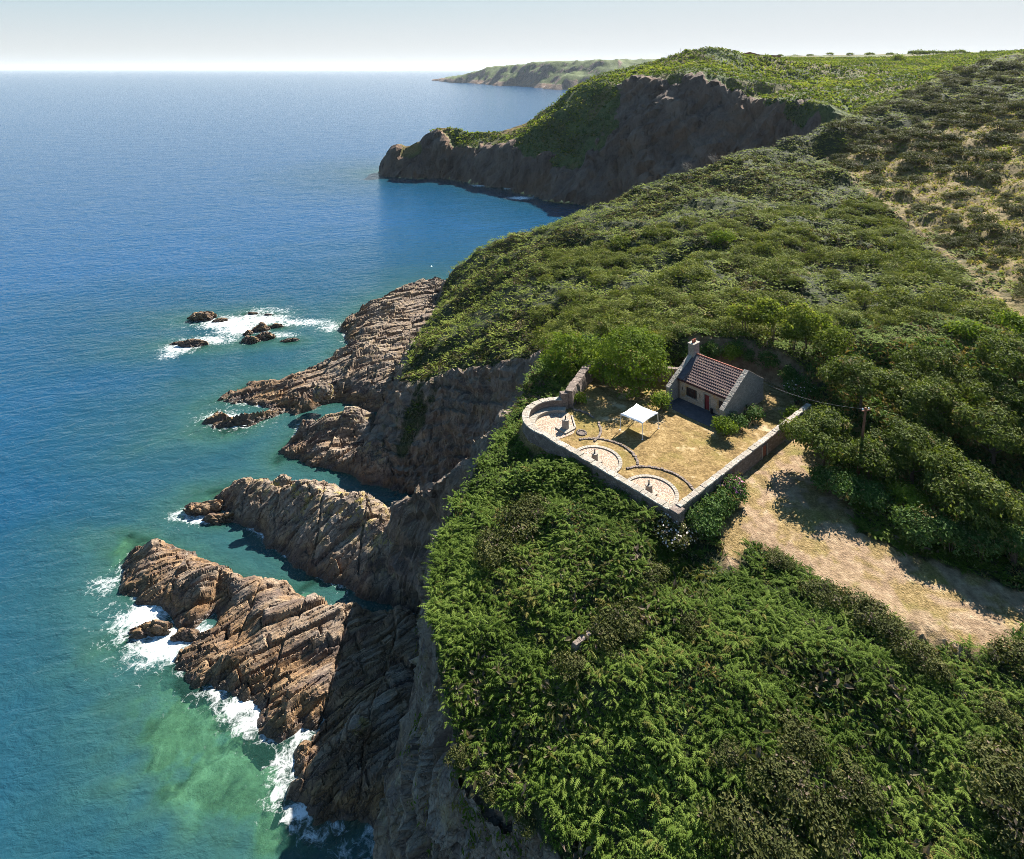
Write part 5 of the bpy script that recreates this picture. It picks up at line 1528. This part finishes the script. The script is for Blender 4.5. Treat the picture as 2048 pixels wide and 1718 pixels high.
bracken('bracken', 25000, (-12, 60, 26, 68), .78, 5, True, M['bracken'], 'dense bright green bracken covering the foreground slope', 11, 26, 68, dens=lambda x, y: 1 - .8 * sstep(.54, .6, bramble_zone(x, y)))
bracken('bracken', 15000, (-16, 76, 66, 104), .85, 5, False, M['bracken'], 'bracken round the walled yard and on the bank behind', 12, 66, 100)
bracken('hillside_bracken', 52000, (-30, 285, 98, 345), 1.3, 5, False, M['hillgreen'], 'olive green bracken covering the hillside above the sea', 13, 98, 345, gl=.55)

def tufts(name, n, box, size, mat, label, seed, sel, cat, dryp=.4):
    rs = np.random.RandomState(seed)
    x, y = scatter(n, *box, rs); k = sel(x, y, rs); x, y = x[k], y[k]; z = ground(x, y); n = len(x); per = 7
    p = np.repeat(np.stack([x, y, z], 1), per, 0) + rs.normal(size=(n * per, 3)) * np.array([.35, .35, .1]) * size
    p[:, 2] += rs.uniform(0, .5, n * per) * size
    nr = rs.normal(size=(n * per, 3)) * .6 + np.array([0, 0, .5])
    V, f = leaf_quads(p, nr, size * rs.uniform(.4, .9, n * per), rs, .4)
    tint = np.stack([np.repeat(rs.uniform(.1, .9, n), per), np.repeat((rs.rand(n) < dryp) * rs.uniform(.3, 1, n), per), np.zeros(n * per)], 1).repeat(4, 0)
    return tag(mesh_np(name, V, f, mat, {'tint': tint}, smooth=False), label, cat, kind='stuff')
def sel_dry(x, y, rs):
    g = bilin(xs, ys, LG, x, y)
    return (g > .3) & (sdf(drive, x, y) > 1.5) & (sdf(yard, x, y) > 2) & (path_dist(x, y, path) > 1.0) & (x < y * .83 + 6) & (rs.rand(len(x)) < .25 + fbm2(x / 6, y / 6, 3, 4))
tufts('dry_grass', 30000, (50, 200, 82, 300), .9, M['hillgreen'], 'dry grass and bracken tufts on the right hand slope', 21, sel_dry, 'grass', .72)
def sel_rock(x, y, rs):
    r = bilin(xs, ys, LR, x, y); z = ground(x, y)
    return (r > .3) & (r < .85) & (z > 11) & (x < 30) & (rs.rand(len(x)) < 1.3 * (fbm2(x / 4, y / 4, 3, 71) - .25))
tufts('cliff_grass', 26000, (-32, 20, 34, 210), .6, M['bracken'], 'grass and weeds hanging on the cliff face', 22, sel_rock, 'grass')
def cliff_tufts():
    rs = np.random.RandomState(27)
    Vc = CLV.reshape(-1, 3); Nc = CLN.reshape(-1, 3); ti = np.repeat(np.linspace(0, 1, CLV.shape[0]), CLV.shape[1])
    nz = fbm3(Vc[:, 0] / 3, Vc[:, 1] / 3, Vc[:, 2] / 3, 3, 28)
    pr = np.clip((nz - .5) * 4, 0, 1) * sstep(.3, .75, ti) + sstep(.9, 1, ti) * .8
    k = np.where(rs.rand(len(pr)) < pr * .16)[0]
    per = 6
    p = np.repeat(Vc[k] + Nc[k] * .1, per, 0) + rs.normal(size=(len(k) * per, 3)) * .22
    V, f = leaf_quads(p, np.repeat(Nc[k], per, 0) + [0, 0, .4], rs.uniform(.18, .5, len(p)), rs, .4)
    tint = np.stack([np.repeat(rs.uniform(.1, .8, len(k)), per), np.repeat((rs.rand(len(k)) < .35) * .7, per), np.zeros(len(p))], 1).repeat(4, 0)
    tag(mesh_np('cliff_grass', V, f, M['bracken'], {'tint': tint}, smooth=False), 'weeds rooted in the sheer rock face', 'grass', kind='stuff')
cliff_tufts()
def sel_floor(x, y, rs):
    return (wooded(x, y) < .5) & (bilin(xs, ys, LG, x, y) < .5)
tufts('undergrowth', 9000, (32, 68, 52, 88), 1.0, M['shrub'], 'dark undergrowth on the floor of the wood', 23, sel_floor, 'undergrowth')
def sel_scrub(x, y, rs):
    return veg_ok(x, y, .5) & (scrub_zone(x, y) > .53) & (wooded(x, y) > 0)
tufts('low_scrub', 42000, (-22, 120, 30, 215), 1.0, M['gorse'], 'low bramble and gorse scrub growing through the bracken', 24, sel_scrub, 'scrub')

def sel_bramble(x, y, rs):
    return veg_ok(x, y, .4) & (bramble_zone(x, y) > .535) & (y < 90) & (wooded(x, y) > 0)
tufts('bramble', 30000, (-12, 62, 28, 90), .55, M['shrub'], 'tangled bramble patches among the bracken', 25, sel_bramble, 'bramble')
# --- second headland: low scrub as one mass
def far_scrub():
    rs = np.random.RandomState(31); n = 46000
    x = rs.uniform(-95, 480, n); y = rs.uniform(330, 640, n)
    r = bilin(xh, yh, HR, x, y); z = bilin(xh, yh, HZ, x, y)
    k = (r < .42) & (z > 14) & (x < y * .83 + 10) & (x > -60) & (bilin(xh, yh, HG, x, y) < .8)
    x, y, z = x[k], y[k], z[k]; n = len(x); per = 5
    patch = fbm2(x / 22, y / 16, 4, 17)
    s = np.repeat(rs.uniform(.8, 1.6, n) * (.7 + patch), per)
    p = np.repeat(np.stack([x, y, z], 1), per, 0) + rs.normal(size=(n * per, 3)) * np.array([.9, .9, .3])
    p[:, 2] += rs.uniform(0, .7, n * per)
    V, f = leaf_quads(p, rs.normal(size=(n * per, 3)) * .6 + np.array([0, 0, .8]), s, rs, .7)
    hea = (r[k] * 0 + 1) * (sdf(hl_veg, x, y) > -17) * (x > 45) * (x < 135) * .8 if False else (sdf(hl_veg, x, y) > -16) * (x > 45) * (x < 135)
    patch = np.where(hea, patch * .55, patch)
    tint = np.stack([np.repeat(np.clip(patch * 1.5 - .5 + rs.normal(size=n) * .12, 0, .7), per), np.repeat((rs.rand(n) < .1) * .5, per), np.zeros(n * per)], 1).repeat(4, 0)
    tag(mesh_np('headland_scrub', V, f, M['hillgreen'], {'tint': tint}, smooth=False), 'bracken and heather scrub on the second headland', 'scrub', kind='stuff')
far_scrub()

def low_lobes(seed, r, h):
    rs = np.random.RandomState(seed)
    L = random_lobes(rs, r, h, 11, .75, .3)
    for i in range(9):
        a = i * .7 + rs.rand(); L.append((r * .68 * math.cos(a), r * .68 * math.sin(a), h * rs.uniform(.12, .3), r * .36, r * .36, h * .22))
    return L
# --- individual bushes
def pick(px, py, z):           # a place seen at a pixel, on ground of about height z
    p = P(px, py, z)
    for _ in range(12):
        zz = float(ground(p[0], p[1])); p = P(px, py, zz * .6 + p[2] * .4)
    return p[0], p[1]

bush('bush', 15.4, 86.6, 5.4, 7.6, .36, 17000, M['lime'], 'big yellow green bush at the back of the lawn, tallest beside the cottage', None, 601, G - .2, 1.0, lobes=low_lobes(601, 5.4, 7.6))
bush('bush', 8.4, 91.2, 4.2, 5.6, .36, 9000, M['lime'], 'rounded yellow green bush behind the rubble wall', None, 602, None, lobes=low_lobes(602, 4.2, 5.6))
bush('bush', 10.9, 94.5, 3.6, 4.2, .34, 6000, M['shrub'], 'mid green bush behind the big yellow green bush at its left', None, 603, None)
bush('bush', 18.1, 79.2, 1.35, 2.0, .26, 2400, M['lime'], 'small bright green shrub in front of the left gable of the cottage', None, 604, G)
bush('bush', 24.2, 73.8, 1.2, 1.9, .26, 2600, M['lime'], 'yellow flecked shrub in front of the right gable of the cottage', None, 605, G)
bush('bush', 26.1, 75.6, 1.1, 1.3, .24, 2000, M['shrub'], 'dark low shrub along the foot of the right gable', None, 606, G)
bush('bush', 28.6, 77.4, 1.5, 1.3, .24, 2000, M['shrub'], 'low shaded shrub at the back of the right gable wall', None, 607, G)
bush('bush', 8.2, 80.9, .9, 1.2, .24, 900, M['lime'], 'tuft of yellow green leaves at the inner foot of the rubble wall', None, 608, G)
# hedge along the outside of the gate wall
for i, (s, o_, r, h, nm) in enumerate(((1.6, 1.3, 1.5, 2.1, 'dark green hedge bush right beside the corner pier'), (3.6, 1.5, 1.7, 2.2, 'green hedge bush second from the corner pier along the wall'), (5.6, 1.5, 1.6, 2.2, 'green hedge bush just left of the pink flowers'))):
    q = CORNER + V2 * s + U * o_
    bush('hedge_bush', q[0], q[1], r, h, .26, 3600, M['shrub'], nm, 'hedge along the boundary wall', 620 + i, 32.5)
def flowering(x, y, z, r, h, label, seed, fm, nf, mat):
    e = bush('flowering_bush', x, y, r, h, .24, 3000, mat, label, None, seed, z)
    rs = np.random.RandomState(seed + 1); L = random_lobes(np.random.RandomState(seed), r * 1.03, h * 1.03)
    p, nr, _ = lobes_points(L, nf, rs)
    V, f = leaf_quads(p, nr, np.full(len(p), .2), rs, .95, .3, .4)
    o = mesh_np('blossom', V, f, fm, None, smooth=False); o.parent = e
    return e
q = CORNER + V2 * 8.0 + U * 1.2; flowering(q[0], q[1], 32.8, 1.5, 2.1, 'bush covered in pink flowers against the boundary wall', 641, M['pink'], 420, M['shrub'])
q = pick(1345, 1075, 32); flowering(q[0], q[1], 32.2, 2.3, 2.3, 'bush with whitish flower heads below the corner pier', 643, M['white_flower'], 420, M['gorse'])
q = pick(1400, 1060, 32); flowering(q[0], q[1], 32.2, 1.5, 1.9, 'smaller bush with pale flowers between the hedge and the drive', 645, M['white_flower'], 260, M['shrub'])
q = (35.2, 80.6); flowering(q[0], q[1], 33.6, 2.2, 3.0, 'dark shrub dotted with white flowers at the far end of the boundary wall', 647, M['white_flower'], 130, M['shrub'])
bush('bush', 33.2, 76.6, 1.3, 1.9, .26, 1800, M['lime'], 'bright leafy shrub growing over the far end of the boundary wall', None, 649, 33.1)
bush('creeper', 30.5, 90.3, 1.7, 3.4, .26, 2400, M['lime'], 'bright creeper hanging down the earth bank behind the cottage', None, 650, G, .8, cat='creeper')
bush('creeper', 34.6, 87.6, 1.6, 3.6, .26, 2400, M['shrub'], 'green creeper hanging on the earth bank right of the cottage', None, 651, G, .8, cat='creeper')
bush('creeper', 25.2, 91.2, 1.8, 3.2, .26, 2400, M['shrub'], 'green creeper on the bank behind the chimney', None, 652, G, .9, cat='creeper')
bush('bush', 37.4, 62.2, 1.9, 2.9, .26, 3800, M['lime'], 'bright yellow green bush at the edge of the drive under the trees', None, 655, 32.4)
bush('bush', 35.6, 65.0, 2.2, 4.9, .28, 5200, M['tree'], 'leafy dark shrub hiding the foot of the timber pole', None, 658)
for i, (px, py, r, h) in enumerate(((1690, 1000, 1.6, 2.0), (1660, 985, 1.3, 1.7), (1840, 1085, 1.7, 2.2), (1900, 1105, 1.6, 2.0), (1960, 1120, 1.7, 2.2), (2030, 1130, 1.8, 2.4), (1740, 1010, 1.3, 1.5))):
    q = pick(px, py, 33)
    bush('bush', q[0], q[1], r * 1.2, h * 1.35, .28, 3400, M['shrub'], 'dark green shrub in the shade along the wood edge of the drive', 'shrubs along the wood edge', 660 + i)
for i, (px, py, r, h, lab) in enumerate(((1447, 478, 2.8, 3.2, 'bright green round bush alone on the dark hillside above the cottage'), (1245, 478, 2.6, 2.0, 'low bright green bush on the hillside left of the round bright bush'), (1940, 668, 2.2, 2.4, 'bright green bush on the right slope, left one of a pair'), (2016, 660, 2.6, 3.0, 'bright green bush at the right edge of the slope, right one of a pair'))):
    q = pick(px, py + 12, 38)
    bush('bush', q[0], q[1], r, h, .36, 3000, M['lime'], lab, None, 680 + i)

for i, (x, y, r, h, sx) in enumerate(((28.4, 91.4, 1.6, 3.6, .9), (32.8, 89.6, 1.5, 3.4, .8), (36.0, 84.6, 1.5, 3.2, .8), (26.6, 91.6, 1.4, 2.4, .9), (31.6, 91.0, 1.5, 4.0, 1.0), (37.2, 82.6, 1.3, 2.8, .8))):
    bush('creeper', x, y, r, h, .26, 2200, M['shrub'], 'green creeper on the shaded earth bank behind the cottage', 'creepers on the earth bank', 760 + i, G - .2, sx, cat='creeper')
for i, (x, y, r, h) in enumerate(((36.2, 90.2, 2.6, 5.8), (39.4, 87.0, 2.7, 6.2), (41.0, 83.4, 2.5, 5.6), (33.0, 92.6, 2.4, 4.6), (37.4, 86.6, 2.2, 4.8))):
    bush('bush', x, y, r, h, .34, 4200, M['hillgreen'], 'tall olive shrub on top of the earth bank right of the cottage', 'tall shrubs on the earth bank', 690 + i)
# --- gorse and scrub on the slopes: prototypes, then copies
def proto(kind, mat, leaf, n, label, group, seed, dry):
    out_ = []
    for s in range(4):
        rs = np.random.RandomState(seed + s)
        e = empty(kind, (0, 0, -500)); tag(e, label, kind.replace('_', ' '), group)
        crown_mesh('foliage', random_lobes(rs, 1.0, 1.0, 11, .7, .3), n, leaf, mat, rs, e, dry)
        m = MB(); stems(m, rs, 1.0, 1.0, 5, .03); t = m.build('stems', M['bark']); t.parent = e
        out_.append(e)
    return out_
used = {}
def put(protos, x, y, r, h, seed, label=None, group=None):
    rs = np.random.RandomState(seed); k = rs.randint(4); pr = protos[k]
    if pr.name in used: e = copy_tree(pr)
    else: e = pr; used[pr.name] = 1
    e.location = (x, y, float(ground(x, y)) - .15); e.rotation_euler = (0, 0, rs.rand() * 6.28); e.scale = (r, r * rs.uniform(.8, 1.1), h)
    if label: e['label'] = label
    if group: e['group'] = group
    return e
gp = proto('gorse_bush', M['gorse'], .13, 2600, 'dark gorse bush on the dry grassy slope at the upper right', 'gorse bushes on the upper right slope', 700, .06)
sp = proto('scrub_bush', M['scrub'], .12, 2600, 'rounded olive green scrub bush on the slope above the cottage', 'scrub bushes above the cottage', 720, .03)
rs = np.random.RandomState(77)
cnt = 0; tried = 0; placed = []
while cnt < 262 and tried < 30000:
    tried += 1
    y = rs.uniform(92, 318); x = rs.uniform(44, y * .82 + 4)
    d = float(sdf(dry_zone, np.array([x]), np.array([y]))[0])
    if d > 1 and not (y > 205 and x > .5 * y): continue
    if float(path_dist(np.array([x]), np.array([y]), path)[0]) < 2.6: continue
    up = sstep(150, 200, y)
    if rs.rand() > .3 + .7 * up and float(fbm2(np.array([x / 9]), np.array([y / 9]), 3, 8)[0]) < .5: continue
    r = rs.uniform(1.2, 2.6) * (1 + .7 * up)
    if any((x - a) ** 2 + (y - b) ** 2 < (.62 * (r + c)) ** 2 for a, b, c in placed): continue
    placed.append((x, y, r)); put(gp, x, y, r, r * rs.uniform(.6, .85), 1000 + tried); cnt += 1
cnt = 0; tried = 0
while cnt < 270 and tried < 16000:
    tried += 1
    y = 93 + 72 * rs.rand() ** 1.3; x = rs.uniform(6, min(105, y * .82))
    if float(sdf(dry_zone, np.array([x]), np.array([y]))[0]) < 3 or not veg_ok(np.array([x]), np.array([y]), .5)[0]: continue
    if float(fbm2(np.array([x / 10]), np.array([y / 10]), 3, 18)[0]) < .43: continue
    r = rs.uniform(1.4, 3.2)
    if any((x - a) ** 2 + (y - b) ** 2 < (.6 * (r + c)) ** 2 for a, b, c in placed): continue
    placed.append((x, y, r)); put(sp, x, y, r, r * rs.uniform(.7, 1.0), 5000 + tried); cnt += 1
fg = [(1040, 1040, 2.4), (990, 1095, 2.0), (1075, 1010, 1.8), (1215, 1275, 1.7), (1250, 1235, 1.6), (1150, 1330, 1.5), (1560, 1560, 1.8), (1600, 1480, 1.8), (1480, 1660, 2.2), (1640, 1640, 2.2), (1550, 1690, 2.0), (2010, 1570, 2.3), (2030, 1640, 2.0), (1730, 1215, 1.8), (1790, 1265, 1.6), (1850, 1320, 1.7),
      (1990, 1420, 1.6), (920, 1500, 1.0), (985, 1565, 1.2), (1050, 1625, 1.2), (1560, 1115, 1.3), (1640, 1180, 1.5), (1380, 1240, 1.3), (1460, 1500, 1.2), (1300, 1140, 1.4), (1700, 1560, 1.6), (2040, 1310, 1.8)]
lab_fg = 'low dark gorse clump growing through the foreground bracken'
for i, (px, py, r) in enumerate(fg):
    q = pick(px, py + 14, 30)
    put(gp, q[0], q[1], r, r * .75, 9000 + i, lab_fg, 'gorse clumps in the foreground bracken')

# --- the wood to the right of the drive
tr = [(32.4, 67.8, 5.6, 4.1, 'pale tree nearest the boundary wall, leaning over the dry grass drive'), (40.8, 76.2, 6.4, 4.4, 'broad tree behind the timber pole'), (49.5, 76.5, 6.4, 4.6, 'wide tree at the back of the wood right of the pole tree'), (57.5, 74.5, 6.2, 4.4, 'tree at the back right corner of the wood'),
      (40.6, 66.2, 6.0, 4.3, 'dark tree in the middle of the wood just right of the pole'), (49.5, 67.0, 6.0, 4.3, 'tree in the centre right of the wood'), (42.2, 59.8, 5.7, 4.1, 'pale olive tree standing forward at the drive edge of the wood'), (48.6, 57.8, 5.2, 3.5, 'tree at the right edge nearest the drive'), (56.5, 66.5, 6.2, 4.2, 'tree at the right edge of the wood, half out of view'), (45.5, 71.5, 6.6, 3.8, 'tree between the middle and the back row of the wood'),
      (54, 60.5, 5.6, 3.6, 'tree beyond the right edge of the wood near the drive'), (53.5, 71, 6.6, 4.0, 'tall tree in the right half of the back row')]
for i, (x, y, h, r, lab) in enumerate(tr):
    tree(x, y, float(ground(x, y)), h, r, lab, 800 + i, n=int(11500 * (r / 4) ** 2), leaf=.3)
# leafless shrubs on the hill brow
def dead_shrub(px, py, Y, h, lab, seed):
    p = Q(px, py, Y); rs = np.random.RandomState(seed); m = MB()
    for i in range(9):
        a = rs.rand() * 6.28; d = h * rs.uniform(.2, .6)
        t = np.array([d * math.cos(a), d * math.sin(a), h * rs.uniform(.6, 1)])
        m.tube([(0, 0, -.5), t * .5 + [0, 0, .2], t], [.12, .08, .03], 5)
        for k in range(7):
            b = t * rs.uniform(.45, .95); c = b + rs.normal(size=3) * h * .16 + [0, 0, .25]
            m.tube([b, c], [.05, .02], 4)
    o = m.build('dead_shrub', M['twig']); o.location = (p[0], p[1], float(ground(p[0], p[1]))); tag(o, lab, 'shrub')
dead_shrub(1430, 322, 214, 4.6, 'leafless pale shrub on the hill brow, right one of two', 900)
dead_shrub(1374, 343, 212, 4.2, 'leafless pale shrub on the hill brow, left one of two', 901)

# --- trees and hedges along the far skyline
rs = np.random.RandomState(91)
L = random_lobes(rs, 1.0, 1.0, 9, .7, .35)
def skyline_tree(px, py, Y, r, h, label, group, first=[None]):
    p = Q(px, py, Y); gz = float(bilin(xh, yh, HZ, np.array([p[0]]), np.array([p[1]]))[0])
    if first[0] is None:
        e = empty('tree', (0, 0, 0)); tag(e, label, 'tree', group)
        crown_mesh('crown', L, 1500, .2, M['hillgreen'], np.random.RandomState(92), e, .0)
        m = MB(); m.tube([(0, 0, -.3), (0, 0, .7)], [.06, .03], 6); t = m.build('trunk', M['bark']); t.parent = e
        first[0] = e
    else:
        e = copy_tree(first[0]); e['label'] = label; e['group'] = group
    e.location = (p[0], p[1], gz - .4); e.scale = (r, r, h); e.rotation_euler = (0, 0, px * .7)
for i in range(16):
    skyline_tree(1962 + i * 5.1, 106, 690, 1.5, 3.6 + rs.rand(), 'small dark tree in the even row on the far right skyline', 'row of small trees on the skyline')
for (px, r, h) in ((1660, 3, 3), (1700, 3, 3), (1740, 4, 3.5), (1825, 4, 5), (1838, 4.5, 6), (1850, 4, 5), (1866, 5, 5), (1885, 4, 4), (1905, 5, 4), (1920, 4.5, 5), (1935, 3, 3), (1560, 3, 2.5), (1590, 2.5, 2.2), (1620, 3, 2.4), (1780, 3.5, 3)):
    skyline_tree(px, 108, 730, r * 1.2, h, 'dark rounded tree in the loose hedge line on the skyline', 'hedge trees on the skyline')
skyline_tree(1797, 122, 560, 5.5, 6, 'single round dark tree on the plateau before the skyline', None)
for (px, py, Y) in ((1345, 118, 474), (1362, 112, 470), (1372, 108, 466)):
    skyline_tree(px, py, Y, 2.2, 2.2, 'small bush on the skyline left of the grassy knoll', 'bushes left of the knoll')

# ------------------------------------------------------------------ haze: one closed box of even air
m = MB(); m.box((1000, 20000, 150 - 20), (45000, 0, 0), (0, 21000, 0), (0, 0, 160))
hz_m, nt, o = new_mat('haze_air')
v = nt.nodes.new('ShaderNodeVolumePrincipled'); v.inputs['Color'].default_value = (0.78, 0.88, 1.0, 1); v.inputs['Density'].default_value = 2.2e-5; v.inputs['Anisotropy'].default_value = 0.2
nt.links.new(v.outputs[0], o.inputs['Volume'])
if HAZE: tag(m.build('haze', hz_m), 'thin sea haze', 'haze', kind='stuff')
